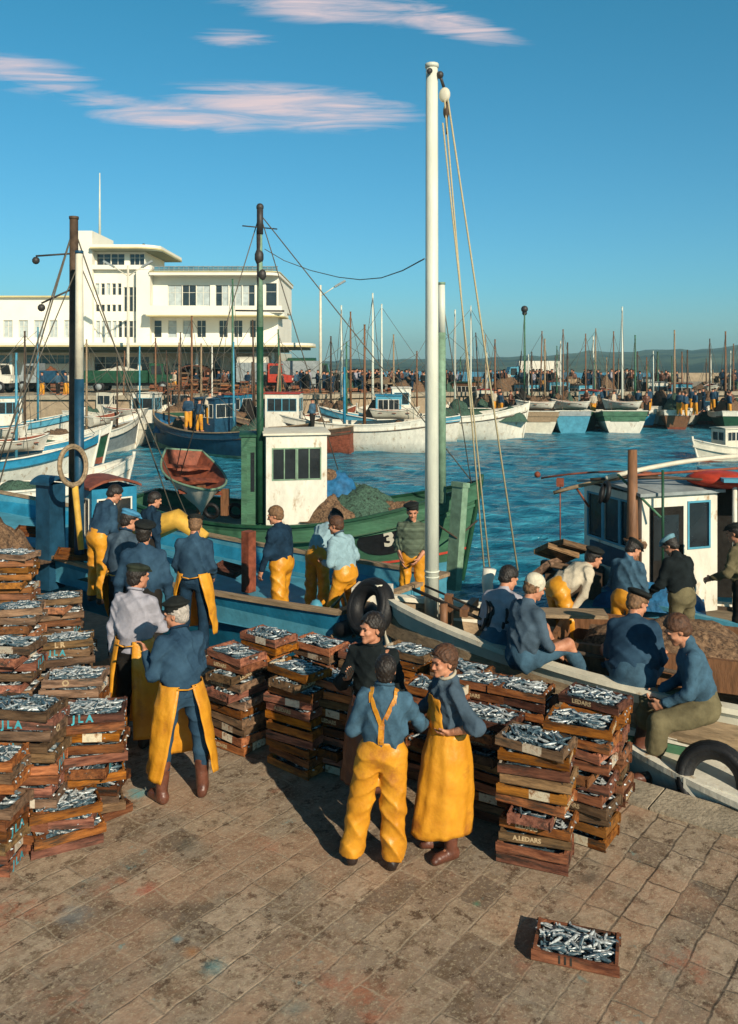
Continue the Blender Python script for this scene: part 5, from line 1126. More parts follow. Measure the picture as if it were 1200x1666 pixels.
# ---------------------------------------------------------------- boat crews
def crew():
    bd = lambda x, y, z=.08: (x, y, z)
    person('sandy haired man in navy sweater and yellow trousers walking left on the blue boat', at(458, 994, 12.45) - Vector((0, 0, .28)), 62, 1.04, bulk=1.22, topm='sweater_navy', bot='overtrousers', botm='oilskin', bag=1.3, hair='hair_fair', hairlen=.016, lean=6, head=(25, 12, 0),
           armR=((.2, .1, -1), (-.1, .45, -1)), armL=((.25, .25, -1), (.1, .45, -1)), legR=((.1, .25, -1), (.05, -.1, -1)), legL=((.1, -.12, -1), (.05, -.25, -1)))
    person('man bending over in blue sweater with yellow trousers between two others on the blue boat', Vector((-.78, 12.95, .10)), -35, .99, bulk=1.15, topm='pale_blue', bot='overtrousers', botm='oilskin', bag=1.15, cap='flat', lean=38, head=(-20, 25, 0), armR=((.1, .9, -1), (0, .5, -1)), armL=((.1, .9, -1), (0, .5, -1)))
    person('man in pale blue waistcoat with hands at his waist on the blue boat', Vector((-.33, 12.2, .02)), 52, 1.02, bulk=1.15, topm='pale_blue', collar='slate', bot='overtrousers', botm='oilskin', bag=1.1, hair='hair_brown', hairlen=.014, lean=14, head=(20, 8, 0), armL=((.35, .05, -1), (-.5, 1, .1)), armR=((.4, 0, -1), (-.6, .9, .1)), legR=((.15, .25, -1), (.05, -.1, -1)))
    person('man in a black beret and striped olive jumper just left of the white mast', Vector((.66, 13.0, .05)), 172, 1.03, topm='olive_stripe', bot='overtrousers', botm='oilskin', cap='beret', rolled=(1, 1), head=(10, 10, 0), armR=((.2, .1, -1), (-.3, .6, -.7)), armL=((.2, .1, -1), (-.5, .6, -.6)), lean=4)
    person('bareheaded man with bare forearm leaning right at the far left of the group', Vector((-4.15, 13.15, .28)), -42, 1.05, topm='sweater_blue', botm='oilskin', bot='overtrousers', rolled=(1, 1), hair='hair_dark', hairlen=.02, lean=22, head=(-25, 22, 0), armL=((.2, .15, -1), (-.25, .75, -.7)), armR=((.2, .3, -1), (-.1, .7, -.6)), bulk=1.12)
    person('dark haired man whose head shows between the blue cap and the rowing boat', Vector((-3.55, 13.8, .10)), -40, 1.02, topm='sweater_navy', botm='dark_cloth', hair='hair_dark', hairlen=.014, head=(-20, 15, 0), lean=8)
    # on and around the white masted boat
    person('seated man in a washed grey jersey beside the coiled hoses', Vector((1.48, 9.9, .58)), -30, 1.08, seat=.18, topm='grey_shirt', botm='denim', hair='hair_dark', hairlen=.014, lean=22, head=(-35, 20, 0), armR=((.15, .5, -.9), (-.2, .9, -.4)), armL=((.2, .3, -1), (-.1, .8, -.5)), legR=((.25, 1, .25), (.1, .3, -1)), bulk=1.08, rolled=(1, 1))
    person('man in a white knitted cap sitting sideways on the boat side, legs out', Vector((1.66, 9.36, .60)), -62, 1.12, seat=.16, topm='slate', botm='denim', cap='beanie', capm='cap_white', hair='hair_fair', lean=10, head=(-10, 18, 0), rolled=(1, 1),
           armR=((.25, .35, -1), (-.2, 1, -.45)), armL=((.2, .4, -1), (-.1, 1, -.3)), legR=((.35, 1, .35), (.1, .5, -1)), legL=((.1, 1, .5), (0, .6, -1)), bulk=1.08)
    person('man in a cream jersey and black cap bending far over to the right', Vector((2.40, 11.0, .12)), -72, 1.02, topm='cream_wool', bot='overtrousers', botm='oilskin', bag=1.15, cap='beret', lean=62, head=(-5, -10, 0), armR=((.1, .75, -.9), (0, .35, -1)), armL=((.1, .9, -.8), (0, .45, -1)), legR=((.15, .3, -1), (0, -.25, -1)))
    person('man in pale blue jersey and dark flat cap looking down, before the wheelhouse', Vector((3.32, 11.15, -.04)), -38, .98, topm='denim', bot='overtrousers', botm='oilskin', cap='flat', lean=14, head=(-35, 30, 0), armR=((.15, .3, -1), (-.1, .9, -.5)), armL=((.2, .3, -1), (-.2, .9, -.4)), bulk=1.05)
    person('man in black jersey, khaki trousers and pale blue cap at the right', Vector((4.02, 11.05, .02)), 26, .98, topm='sweater_black', botm='khaki', cap='flat', capm='cap_paleblue', lean=12, head=(20, 28, 0), armL=((.35, .35, -1), (.1, .9, -.5)), armR=((.3, .2, -1), (-.2, .9, -.4)), bulk=1.15)
    person('broad blue back of a seated man in a black beret at the boat side', Vector((2.76, 8.98, .52)), -18, 1.12, seat=.16, topm='sweater_blue', botm='denim', cap='beret', hair='hair_fair', lean=24, head=(-45, 22, 0), armR=((.25, .4, -1), (-.1, 1, -.3)), armL=((.2, .5, -1), (-.1, 1, -.3)), legR=((.45, 1, .3), (.1, .3, -1)), bulk=1.28)
    person('brown haired youth sitting in denim jacket and khaki trousers, hands clasped', Vector((3.32, 8.52, .38)), 78, 1.15, seat=.18, topm='denim', botm='khaki', bag=1.2, hair='hair_brown', hairlen=.018, lean=16, head=(8, 22, 0), boots='boot_brown', armL=((.1, .45, -1), (-.25, 1, -.25)), armR=((.1, .45, -1), (-.35, 1, -.2)), legR=((.1, 1, -.1), (.0, .25, -1)), legL=((.3, 1, -.25), (.1, .15, -1)), curl=60)
    person('man cut by the right edge beside the dark shelter of the wheelhouse boat', Vector((4.97, 11.4, .04)), 40, 1.02, topm='khaki', botm='dark_cloth', cap='flat', lean=8, head=(10, 10, 0), armL=((.3, .3, -1), (0, 1, -.3)))
crew()
# ================================================================ FAR QUAY: BUILDING
YB = 80.0; KB = F / YB
bu = lambda u: (u - 600) / KB
bz = lambda v: HC - (v - V0) / KB
bld = empty('port_building', (bu(250), YB, QZ), 0, label='white modern port building with a square tower and long balconies', cat='building')
BX = bu(250)
def bb(mb, u0, u1, v0, v1, y0, y1, mi=0): mb.b2(bu(u0) - BX, bu(u1) - BX, y0, y1, bz(v1) - QZ, bz(v0) - QZ, mi)
def facade(name, u0, u1, v0, v1, yf, yb, wins, wallm='concrete_white', parent=bld, glass='glass_dark'):
    """wall with real openings: wins = (u0,u1,v0,v1,panes,glass)"""
    mb = MB(); us = sorted({u0, u1} | {a for w_ in wins for a in w_[:2]}); vs = sorted({v0, v1} | {a for w_ in wins for a in w_[2:4]})
    th = .35
    for i in range(len(us) - 1):
        run = None
        for j in range(len(vs) - 1):
            cu, cv = (us[i] + us[i + 1]) / 2, (vs[j] + vs[j + 1]) / 2; op = any(w_[0] < cu < w_[1] and w_[2] < cv < w_[3] for w_ in wins)
            if not op: run = (vs[j] if run is None else run)
            if (op or j == len(vs) - 2) and run is not None:
                bb(mb, us[i], us[i + 1], run, vs[j] if op else vs[j + 1], yf, yf + th); run = None
    mb.b2(bu(u0) - BX, bu(u1) - BX, yf + th, yb, bz(v1) - QZ, bz(v0) - QZ, 0) if not wins else None
    if wins: bb(mb, u0, u0 + 4, v0, v1, yf + th, yb); bb(mb, u1 - 4, u1, v0, v1, yf + th, yb); bb(mb, u0 + 4, u1 - 4, v0, v0 + 4, yf + th, yb); bb(mb, u0 + 4, u1 - 4, v0 + 4, v1, yb - .3, yb)
    wl = mb.build(name, M[wallm], parent)
    for w_ in wins:
        a, b, c, d = w_[:4]; np_ = w_[4] if len(w_) > 4 else 1; gl = w_[5] if len(w_) > 5 else glass
        mb = MB(); f = .6
        bb(mb, a, b, c, c + f, yf + .12, yf + .22, 0); bb(mb, a, b, d - f, d, yf + .12, yf + .22, 0); bb(mb, a, a + f, c + f, d - f, yf + .12, yf + .22, 0); bb(mb, b - f, b, c + f, d - f, yf + .12, yf + .22, 0)
        for k in range(1, np_): x = a + (b - a) * k / np_; bb(mb, x - .4, x + .4, c + f, d - f, yf + .12, yf + .22, 0)
        if d - c > 12: z = c + (d - c) * .36; bb(mb, a + f, b - f, z - .3, z + .3, yf + .125, yf + .215, 0)
        fo = mb.build('window', M['white'], wl)
        rn = random.Random(int(a * 7 + c))
        for k in range(np_):
            x0 = a + (b - a) * k / np_; x1 = a + (b - a) * (k + 1) / np_; g_ = gl if gl != 'mix' else rn.choice(['glass_dark', 'glass_pale', 'glass_pale', 'glass_dark'])
            mb = MB(); bb(mb, x0 + .4, x1 - .4, c + f, d - f, yf + .16, yf + .18, 0); mb.build('pane', M[g_], fo)
    return wl
D_ = 14.0
facade('left_wing', -330, 126, 484, 568, 0, D_, [(u, u + 15, 521, 549, 2, 'glass_pale' if i % 4 else 'mix') for i, u in enumerate(range(-320, 60, 25))] + [(80, 93, 521, 549, 2, 'glass_pale'), (104, 116, 521, 549, 2, 'mix')])
facade('tower', 125, 153, 377, 568, -.6, 6, [])
facade('stair_block', 153, 225, 433, 568, 0, D_, [(u, u + 6, 461, 480, 1, 'mix') for u in (155, 164, 173, 182, 191)] + [(u, u + 6, 495.5, 507, 1) for u in (155, 164, 173, 182, 191)] + [(u, u + 6, 522, 549, 1, 'mix') for u in (156, 165, 174, 183, 192)]
       + [(u, u + 6.5, 467, 507, 1) for u in (201, 209.5, 218)] + [(u, u + 6.5, 522, 549, 1, 'mix') for u in (201, 209.5, 218)])
mb = MB(); bb(mb, 225, 247, 440, 568, -.8, D_); mb.build('fin_wall', M['concrete_white'], bld)
facade('right_block_lower', 247, 452, 510, 568, 0, D_, [(250, 262.5, 521, 549, 1, 'mix'), (273, 287, 521, 549, 1, 'glass_pale'), (297, 310, 521, 549, 1, 'glass_pale'), (320, 334.5, 521, 549, 2, 'glass_dark'), (356, 370, 521, 549, 2, 'glass_dark'), (380, 394, 521, 549, 2, 'glass_dark'), (406, 416, 521, 549, 1, 'glass_dark')])
facade('right_block_upper', 247, 452, 446, 500, .4, D_, [(271, 294, 463, 497, 2, 'glass_pale'), (294.5, 317, 463, 497, 2, 'mix'), (317.5, 340, 463, 497, 2, 'glass_pale'), (349, 370, 463, 499, 2, 'mix'), (371, 392, 463, 499, 2, 'mix'), (393, 413, 463, 499, 2, 'mix'), (431, 449, 460, 499, 1, 'glass_dark')])
# control room with its rounded roof
facade('control_room', 153, 234, 408, 434, .3, 8, [(155, 178, 412, 431, 2, 'glass_dark'), (178.5, 200.5, 412, 431, 2, 'glass_dark'), (209, 233, 412, 431, 3, 'glass_dark')])
def slab(name, u0, u1, v0, v1, yf, yb, rr, m, par=bld):   # slab with a rounded right front corner
    x0, x1 = bu(u0) - BX, bu(u1) - BX; z0, z1 = bz(v1) - QZ, bz(v0) - QZ; P = [(x0, yb), (x0, yf)] + [(x1 - rr + rr * math.sin(a), yf + rr - rr * math.cos(a)) for a in [math.pi / 2 * i / 8 for i in range(9)]] + [(x1, yb)]
    n = len(P); mb = MB(); mb.add([(x, y, z0) for x, y in P] + [(x, y, z1) for x, y in P], [tuple(range(n))[::-1], tuple(range(n, 2 * n))] + [(i, (i + 1) % n, n + (i + 1) % n, n + i) for i in range(n)], 0)
    return mb.build(name, M[m], par)
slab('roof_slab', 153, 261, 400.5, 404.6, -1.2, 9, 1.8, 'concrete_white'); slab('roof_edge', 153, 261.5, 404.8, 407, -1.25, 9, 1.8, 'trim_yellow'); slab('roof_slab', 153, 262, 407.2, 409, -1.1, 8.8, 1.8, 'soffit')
mb = MB(); bb(mb, 226, 248, 393, 400.4, 3, 5); mb.build('roof_cabin', M['concrete_white'], bld)
slab('parapet', 153, 247, 432, 439, -.55, 10, .6, 'concrete_white'); slab('roof_slab', 247, 455, 444, 449, -1.0, D_, 1.2, 'concrete_white'); slab('roof_edge', 247, 456, 442.5, 443.9, -1.1, D_, 1.2, 'trim_yellow')
slab('balcony', 248, 464, 511, 514.8, -2.4, 3, 2.0, 'concrete_white'); slab('balcony_edge', 248, 464.3, 515, 516.6, -2.45, 3, 2.0, 'trim_yellow'); slab('balcony_parapet', 248, 462, 500, 510.8, -2.3, -2.0, .2, 'concrete_white'); slab('balcony_parapet', 452.5, 462, 500, 510.8, -1.9, 3, .2, 'concrete_white')
slab('roof_edge', -330, 126, 481.5, 484, -.4, D_, .1, 'trim_yellow')
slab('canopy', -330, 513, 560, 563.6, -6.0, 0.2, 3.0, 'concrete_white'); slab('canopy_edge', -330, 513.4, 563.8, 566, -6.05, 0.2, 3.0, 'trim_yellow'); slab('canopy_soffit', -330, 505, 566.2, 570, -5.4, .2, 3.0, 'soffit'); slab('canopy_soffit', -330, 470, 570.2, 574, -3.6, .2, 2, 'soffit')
mb = MB(); 
for i in range(26): x = 250 + i * 8; bb(mb, x, x + .8, 433, 442.5, .0, .05)
bb(mb, 249, 452, 433, 434, .0, .06); bb(mb, 249, 452, 437.5, 438.3, .0, .06); mb.build('roof_railing', M['lead'], bld)
mb = MB(); bb(mb, 250, 451, 434, 442, .06, .09); mb.build('railing_glass', M['glass_blue'], bld)
mb = MB(); p = Vector((bu(151) - BX, 2, bz(377) - QZ)); mb.tube([p, p + Vector((0, 0, 5.9))], .12, 8, 0, .05); mb.build('flagpole', M['mast_white'], bld)
mb = MB(); p = Vector((bu(215) - BX, 4, bz(400) - QZ)); mb.tube([p, p + Vector((0, 0, .5))], .07, 6); mb.ball(p + Vector((0, 0, .6)), .18, 8); mb.build('rooftop_lamp', M['iron'], bld)
# ground floor
facade('ground_floor', -330, 247, 574, 636, .5, D_, [(-300, -220, 577, 592, 4, 'glass_blue'), (-200, -100, 577, 592, 5, 'glass_blue'), (-80, 20, 577, 592, 6, 'glass_blue'), (38, 114, 577, 592, 6, 'glass_blue'), (150, 240, 580, 610, 5, 'glass_dark')])
facade('ground_floor', 247, 452, 574, 636, .9, D_, [(276, 288, 591, 597, 1), (297, 310, 591, 597, 1), (340, 356, 580, 634, 1), (372, 425, 580, 625, 3, 'glass_dark')], 'cream')
for u in (-250, -150, -50, 40, 140, 240, 330, 420, 448): mb = MB(); bb(mb, u, u + 4, 574.2, 636, -3.4, -3.0); mb.build('canopy_column', M['concrete_white'], bld)
# arched tent of brown canvas in front of the ground floor
tn = empty('market_tent', (bu(330), YB - 5.0, QZ), 0, label='dark brown arched canvas shelter in front of the white building', cat='tent')
mb = MB(); vs = []; na = 14
for i in range(na + 1):
    a = math.pi * i / na; x = -1.15 * math.cos(a); z = 1.7 + .55 * math.sin(a) if 0 < i < na else 0
    vs += [(x, 0, z), (x, 3.5, z), (x * .93, 0, z * .96), (x * .93, 3.5, z * .96)]
mb.add(vs, [(i * 4, i * 4 + 4, i * 4 + 5, i * 4 + 1) for i in range(na)] + [(i * 4 + 2, i * 4 + 3, i * 4 + 7, i * 4 + 6) for i in range(na)] + [(i * 4, i * 4 + 2, i * 4 + 6, i * 4 + 4) for i in range(na)], 0); mb.build('canvas', M['oilskin_brown'], tn)
mb = MB(); mb.b2(-1.0, 1.0, 3.3, 3.4, 0, 1.9); mb.build('back_flap', M['dark_cloth'], tn)
# lamp posts
def lamp_post(label, u, vtop, Y, arms, m='cream', base=QZ, group='lamp posts on the far quay'):
    p = at(u, vtop, Y); h = p.z - base; r = empty('street_lamp', (p.x, p.y, base), 0, label=label, cat='street lamp', group=group)
    mb = MB(); mb.tube([(0, 0, 0), (0, 0, h)], .14, 8, 0, .09); mb.build('pole', M[m], r)
    for s in arms:
        mb = MB(); mb.tube([(0, 0, h - .9), (s * 1.35, 0, h - .0)], .045, 6); mb.build('arm', M[m], r)
        mb = MB(); mb.box((s * 1.6, 0, h + .12), (1.0, .35, .16), 0, Matrix.Rotation(-s * R_(30), 3, 'Y')); mb.build('lamp_head', M['lead'], r)
lamp_post('two armed pale lamp post before the white building', 208, 432, 72, (-1, 1)); lamp_post('one armed lamp post right of the white building', 521, 464, 70, (1,))
# ---------------------------------------------------------------- vehicles
def wheel(root, x, y, r=.48, w_=.28):
    mb = MB(); mb.torus((0, 0, 0), r - .12, .13, (0, 1, 0), 18, 8); mb.tube([(0, -w_ / 2, 0), (0, w_ / 2, 0)], r - .1, 16); o = mb.build('wheel', M['rubber'], root); o.location = (x, y, r)
    mb = MB(); mb.tube([(0, -w_ / 2 - .02, 0), (0, w_ / 2 + .02, 0)], r - .22, 12); mb.build('rim', M['lead'], o)
def lorry(label, c, rz, L_=7.4, bedm='dkgreen', cabm='dkgreen', load='net_brown', cover=False, h=1.5, group='vehicles on the far quay'):
    r = empty('lorry', c, rz, label=label, cat='lorry', group=group); cl = 2.0; W_ = 2.2
    mb = MB(); mb.b2(-L_ / 2, L_ / 2, -.45, .45, .55, .8); mb.b2(L_ / 2 - .1, L_ / 2 + .1, -1.05, 1.05, .45, .7); mb.build('chassis', M['iron'], r)
    x1 = L_ / 2 - cl - .15; mb = MB(); z0, z1 = .95, .95 + (1.5 if cover else .85)
    mb.b2(-L_ / 2, x1, -W_ / 2, W_ / 2, .82, z0)
    for s in (-1, 1): mb.b2(-L_ / 2, x1, s * W_ / 2 - .03, s * W_ / 2 + .03, z0, z1)
    for x in (-L_ / 2, x1): mb.b2(x - .03, x + .03, -W_ / 2, W_ / 2, z0, z1)
    for i in range(8): x = -L_ / 2 + (x1 + L_ / 2) * i / 7; mb.b2(x - .03, x + .03, -W_ / 2 - .07, -W_ / 2 - .03, z0 - .1, z1)
    mb.build('load_bed', M[bedm], r)
    if cover:
        mb = MB(); n = 10; vs = []
        for i in range(n + 1): a = math.pi * i / n; vs += [(-L_ / 2, -W_ / 2 * math.cos(a), z1 + .5 * math.sin(a) ** .6), (x1, -W_ / 2 * math.cos(a), z1 + .5 * math.sin(a) ** .6)]
        mb.add(vs, [(2 * i, 2 * i + 1, 2 * i + 3, 2 * i + 2) for i in range(n)] + [tuple(2 * i for i in range(n + 1)), tuple(2 * i + 1 for i in range(n, -1, -1))], 0); mb.build('canvas_cover', M[load], r)
    else:
        mound('load', ((x1 - L_ / 2) / 2, 0, z0 + .55), ((x1 + L_ / 2) / 2 - .1, W_ / 2 - .1, .55), M[load], 7, r, .3, 16)
    mb = MB(); xb, xf = x1 + .15, L_ / 2; P = [(xb, .8), (xf, .8), (xf + .02, 1.35), (xf - .75, 1.45), (xf - .95, 2.35), (xb, 2.4)]
    for s in (-1, 1): mb.add([(x, s * 1.0, z) for x, z in P], [tuple(range(6)) if s < 0 else tuple(range(5, -1, -1))], 0)
    mb.add([(x, s * 1.0, z) for x, z in P for s in (-1, 1)], [(2 * i, 2 * i + 1, (2 * i + 3) % 12, (2 * i + 2) % 12)[::-1] for i in range(6)], 0); mb.build('cab', M[cabm], r)
    for s in (-1, 1):
        mb = MB(); mb.b2(xb + .15, xf - 1.0, s * 1.01 - .01, s * 1.01 + .01, 1.5, 2.2); mb.build('side_window', M['glass_dark'], r)
        mb = MB(); mb.ball((xf + .02, s * .75, 1.05), .13, 8); mb.build('headlight', M['cream'], r)
    mb = MB(); mb.add([(xf - .76, -.85, 1.5), (xf - .76, .85, 1.5), (xf - .935, .85, 2.25), (xf - .935, -.85, 2.25)], [(0, 1, 2, 3)]); mb.add([(xf - .74, -.85, 1.5), (xf - .74, .85, 1.5), (xf - .915, .85, 2.25), (xf - .915, -.85, 2.25)], [(0, 1, 2, 3)]); mb.build('windscreen', M['glass_dark'], r)
    for x in (-L_ / 2 + 1.2, L_ / 2 - .9):
        for s in (-1, 1): wheel(r, x, s * .95)
    return r
def Q(u, Y, z=QZ): p = at(u, 600, Y); return Vector((p.x, p.y, z))
lorry('long dark green lorry with a pale load before the white building', Q(215, 71), R_(0), 7.3, load='cream')
lorry('blue grey lorry at the far left half hidden by the blue mast', Q(62, 71.5), R_(180), 3.6, 'dkblue', 'lead', load='wood_crate')
lorry('white covered lorry at the left edge of the far quay', Q(-30, 70), R_(0), 5.5, 'white', 'white', load='white', cover=True)
lorry('lorry with a grey canvas cover right of the brown shelter', Q(432, 73), R_(0), 4.6, 'lead', 'red', load='cream', cover=True)
lorry('dark green covered lorry right of the building by the lamp post', Q(508, 88), R_(0), 5.0, 'dkgreen', 'dkgreen', load='dkgreen', cover=True)
def van(label, c, rz, bm, m2):
    r = empty('van', c, rz, label=label, cat='van', group='vehicles on the far quay'); mb = MB(); mb.b2(-2.3, 1.3, -1, 1, .6, 2.6); mb.build('cargo_box', M[bm], r)
    mb = MB(); P = [(1.34, .45), (2.9, .45), (2.9, 1.15), (2.35, 1.3), (2.05, 2.05), (1.34, 2.1)]
    for s in (-1, 1): mb.add([(x, s * .95, z) for x, z in P], [tuple(range(6)) if s < 0 else tuple(range(5, -1, -1))], 0)
    mb.add([(x, s * .95, z) for x, z in P for s in (-1, 1)], [(2 * i, 2 * i + 1, (2 * i + 3) % 12, (2 * i + 2) % 12)[::-1] for i in range(6)], 0); mb.b2(-2.3, 1.33, -.9, .9, .35, .58); mb.build('cab', M[m2], r)
    for s in (-1, 1): mb = MB(); mb.b2(1.5, 2.05, s * .96 - .01, s * .96 + .01, 1.35, 1.95); mb.build('side_window', M['glass_dark'], r)
    for x in (-1.5, 2.1):
        for s in (-1, 1): wheel(r, x, s * .85, .36, .2)
van('white box van with a blue cab in the crowd on the far quay', Q(865, 77), R_(180), 'white', 'ltblue')
van('grey blue van parked just right of the building by the crates', Q(478, 76), R_(180), 'lead', 'lead')
# ---------------------------------------------------------------- far crates: one heap of many
rn = random.Random(9); mb = MB()
for u0, u1, Y, hh in ((250, 300, 66, 7), (352, 412, 66.5, 9), (412, 470, 67.5, 6), (480, 540, 68.5, 5), (300, 345, 69, 12), (560, 640, 71, 4), (90, 120, 69, 9), (1000, 1100, 78, 5)):
    u = u0
    while u < u1:
        n = max(2, int(hh * rn.uniform(.7, 1.1)))
        for i in range(n): p = Q(u, Y + rn.uniform(-.4, .4)); mb.box((p.x + rn.uniform(-.05, .05), p.y, QZ + .05 + i * .13), (.62, .4, .115), rn.choice([0, 0, 1, 2]), Matrix.Rotation(rn.uniform(-.2, .2), 3, 'Z'))
        u += rn.uniform(13, 17)
mb.build('crate_stacks', [M['wood_crate'], M['wood_crate_dark'], M['wood_crate_orange']], kind='stuff', label='rows of stacked wooden crates along the far quay', cat='crates')
# ---------------------------------------------------------------- small people
def mini(topm, botm, ap=None, capd=True, seed=0):
    rn = random.Random(seed); r = bpy.data.objects.new('person', None); scene.collection.objects.link(r); h = .04
    q = SDF(.05); q.cap((0, 0, .95), (0, 0, 1.38), .13, .14, side=(1, 0, 0), sc=1.35); q.cap((0, 0, 1.45), (0, 0, 1.56), .06); q.ell((0, .01, 1.64), (.08, .095, .115)); bend = rn.uniform(0, .3)
    for s in (1, -1): q.cap((.19 * s, 0, 1.4), (.25 * s, .02, 1.12), .055); q.cap((.25 * s, .02, 1.12), (.22 * s, .1 + bend, .95 + bend * .5), .045, .035); q.cap((.09 * s, 0, .92), (.11 * s, .06 * s, .08), .09, .06); q.cap((.11 * s, .06 * s, .06), (.11 * s, .06 * s + .13, .04), .045)
    np_obj('body', q.arrays(h), M['skin'], r)
    q = SDF(.04); q.cap((0, 0, .98), (0, 0, 1.36), .16, .165, side=(1, 0, 0), sc=1.35)
    for s in (1, -1): q.cap((.18 * s, 0, 1.40), (.25 * s, .02, 1.12), .075); q.cap((.25 * s, .02, 1.12), (.22 * s, .08 + bend, .97 + bend * .45), .06)
    q.cut((0, 0, .93), (0, 0, -1)); np_obj('sweater', q.arrays(h), M[topm], r)
    q = SDF(.04)
    for s in (1, -1): q.cap((.085 * s, 0, .90), (.11 * s, .06 * s, .14), .125, .085)
    np_obj('trousers', q.arrays(h), M[botm], r)
    q = SDF(.02); q.ell((0, -.01, 1.70), (.098, .115, .065)); q.cut((0, 0, 1.655), (0, 0, -1)); np_obj('cap' if capd else 'hair', q.arrays(.025), M['cap_dark' if capd else 'hair_dark'], r)
    return r
minis = [(mini('sweater_blue', 'oilskin', seed=1), 'blue top and yellow trousers'), (mini('sweater_navy', 'sweater_navy', seed=2), 'navy clothes'), (mini('sweater_black', 'dark_cloth', seed=3), 'black clothes'), (mini('denim', 'dark_cloth', seed=4), 'faded blue top'),
         (mini('cream_wool', 'oilskin', seed=5), 'cream top and yellow trousers'), (mini('oilskin_brown', 'dark_cloth', seed=6), 'brown coat'), (mini('grey_shirt', 'sweater_navy', False, seed=7), 'grey top')]
used = set()
def put(k, loc, rz, label=None, group=None, s=1):
    src, desc = minis[k]
    if k not in used: used.add(k); o = src
    else: o = copy_tree(src)
    o.location = loc; o.rotation_euler = (0, 0, rz); o.scale = (s,) * 3; tag(o, label, 'person', group); return o
put(0, Q(68, 64.5), 2.5, 'man in yellow trousers at the quay edge left of the wooden mast'); put(0, Q(106, 64.3), 2.0, 'man in yellow trousers at the quay edge just left of the blue and white mast'); put(3, Q(94, 65), 1, 'man in a faded blue top between two yellow trousered men on the far quay')
put(4, Q(113, 65.4), 4, 'man in cream top partly behind the blue and white mast on the far quay'); put(2, Q(455, 65.5), 0, 'dark coated man standing right of the green mast on the far quay'); put(1, Q(403, 70), 0, 'man in navy before the far crate stacks')
rn = random.Random(12)
gl = {1: 'people in navy crowded on the far quay', 2: 'people in black crowded on the far quay', 3: 'people in faded blue crowded on the far quay', 5: 'people in brown coats crowded on the far quay', 6: 'people in grey tops crowded on the far quay', 0: 'people in yellow trousers crowded on the far quay', 4: 'people in cream and yellow crowded on the far quay'}
cl_ = [(rn.uniform(560, 1210), rn.uniform(8, 26), 72 + abs(rn.gauss(0, 3))) for _ in range(34)]
for i in range(262):
    c_ = rn.choice(cl_); u = min(1215, max(558, rn.gauss(c_[0], c_[1]))); Y = max(71.2 + max(0, u - 600) / 640 * 4.6, c_[2] + rn.gauss(0, 1.2) + (u - 565) / 640 * 3); k = rn.choice([1, 1, 1, 2, 2, 2, 2, 3, 5, 5, 6, 0, 4, 5, 2, 1])
    if i > 222: u = rn.uniform(255, 560); Y = 68 + rn.uniform(0, 7)
    put(k, Q(u, Y), rn.uniform(0, 6.28), f'far off person in {minis[k][1]} among the crowd on the far quay', gl[k], rn.uniform(.93, 1.1))
# baskets, carts and heaps of nets on the far quay
for i in range(16):
    u = 575 + 40 * i + rn.uniform(-12, 12); p = Q(u, 72.2 + (u - 565) / 640 * 4.6); k = i % 4
    if k in (0, 2): mound('net_heap', (p.x, p.y, p.z), (rn.uniform(.9, 1.8), .9, rn.uniform(.6, 1.2)), M['net_brown' if k else 'net_green'], i, None, .5, 14, label=['green net heap on the far quay, brown crates and people round it', '', 'brown net heap on the far quay, people standing behind it'][k], cat='fishing nets', group='net heaps on the far quay')
    else:
        r = empty('hand_cart', p, rn.uniform(0, 3), label='wooden hand cart with baskets among the people on the far quay', cat='cart', group='hand carts on the far quay')
        b_ = MB(); b_.b2(-1.0, 1.0, -.5, .5, .65, .75); b_.b2(-1.0, 1.0, -.5, -.45, .75, 1.05); b_.b2(-1.0, 1.0, .45, .5, .75, 1.05); b_.tube([(1, .4, .7), (2, .35, .9)], .04, 6); b_.tube([(1, -.4, .7), (2, -.35, .9)], .04, 6); b_.tube([(2, .35, .9), (2, -.35, .9)], .04, 6); b_.build('cart_bed', M['wood'], r)
        for s_ in (-1, 1): b_ = MB(); b_.torus((0, .55 * s_, .4), .38, .04, (0, 1, 0), 16, 6); b_.tube([(0, .5 * s_, .4), (0, .6 * s_, .4)], .08, 8); b_.tube([(-.36, .55 * s_, .4), (.36, .55 * s_, .4)], .025, 5); b_.tube([(0, .55 * s_, .04), (0, .55 * s_, .76)], .025, 5); b_.build('wheel', M['wood_dark'], r)
        b_ = MB()
        b_.tube([(-.5, 0, .76), (-.5, 0, 1.25)], .3, 10, 0, .38); b_.tube([(.35, 0, .76), (.35, 0, 1.15)], .28, 10, 0, .36); b_.tube([(-.5, 0, 1.0), (.35, 0, 1.0)], .1, 6); b_.build('baskets', M['net_brown'], r)
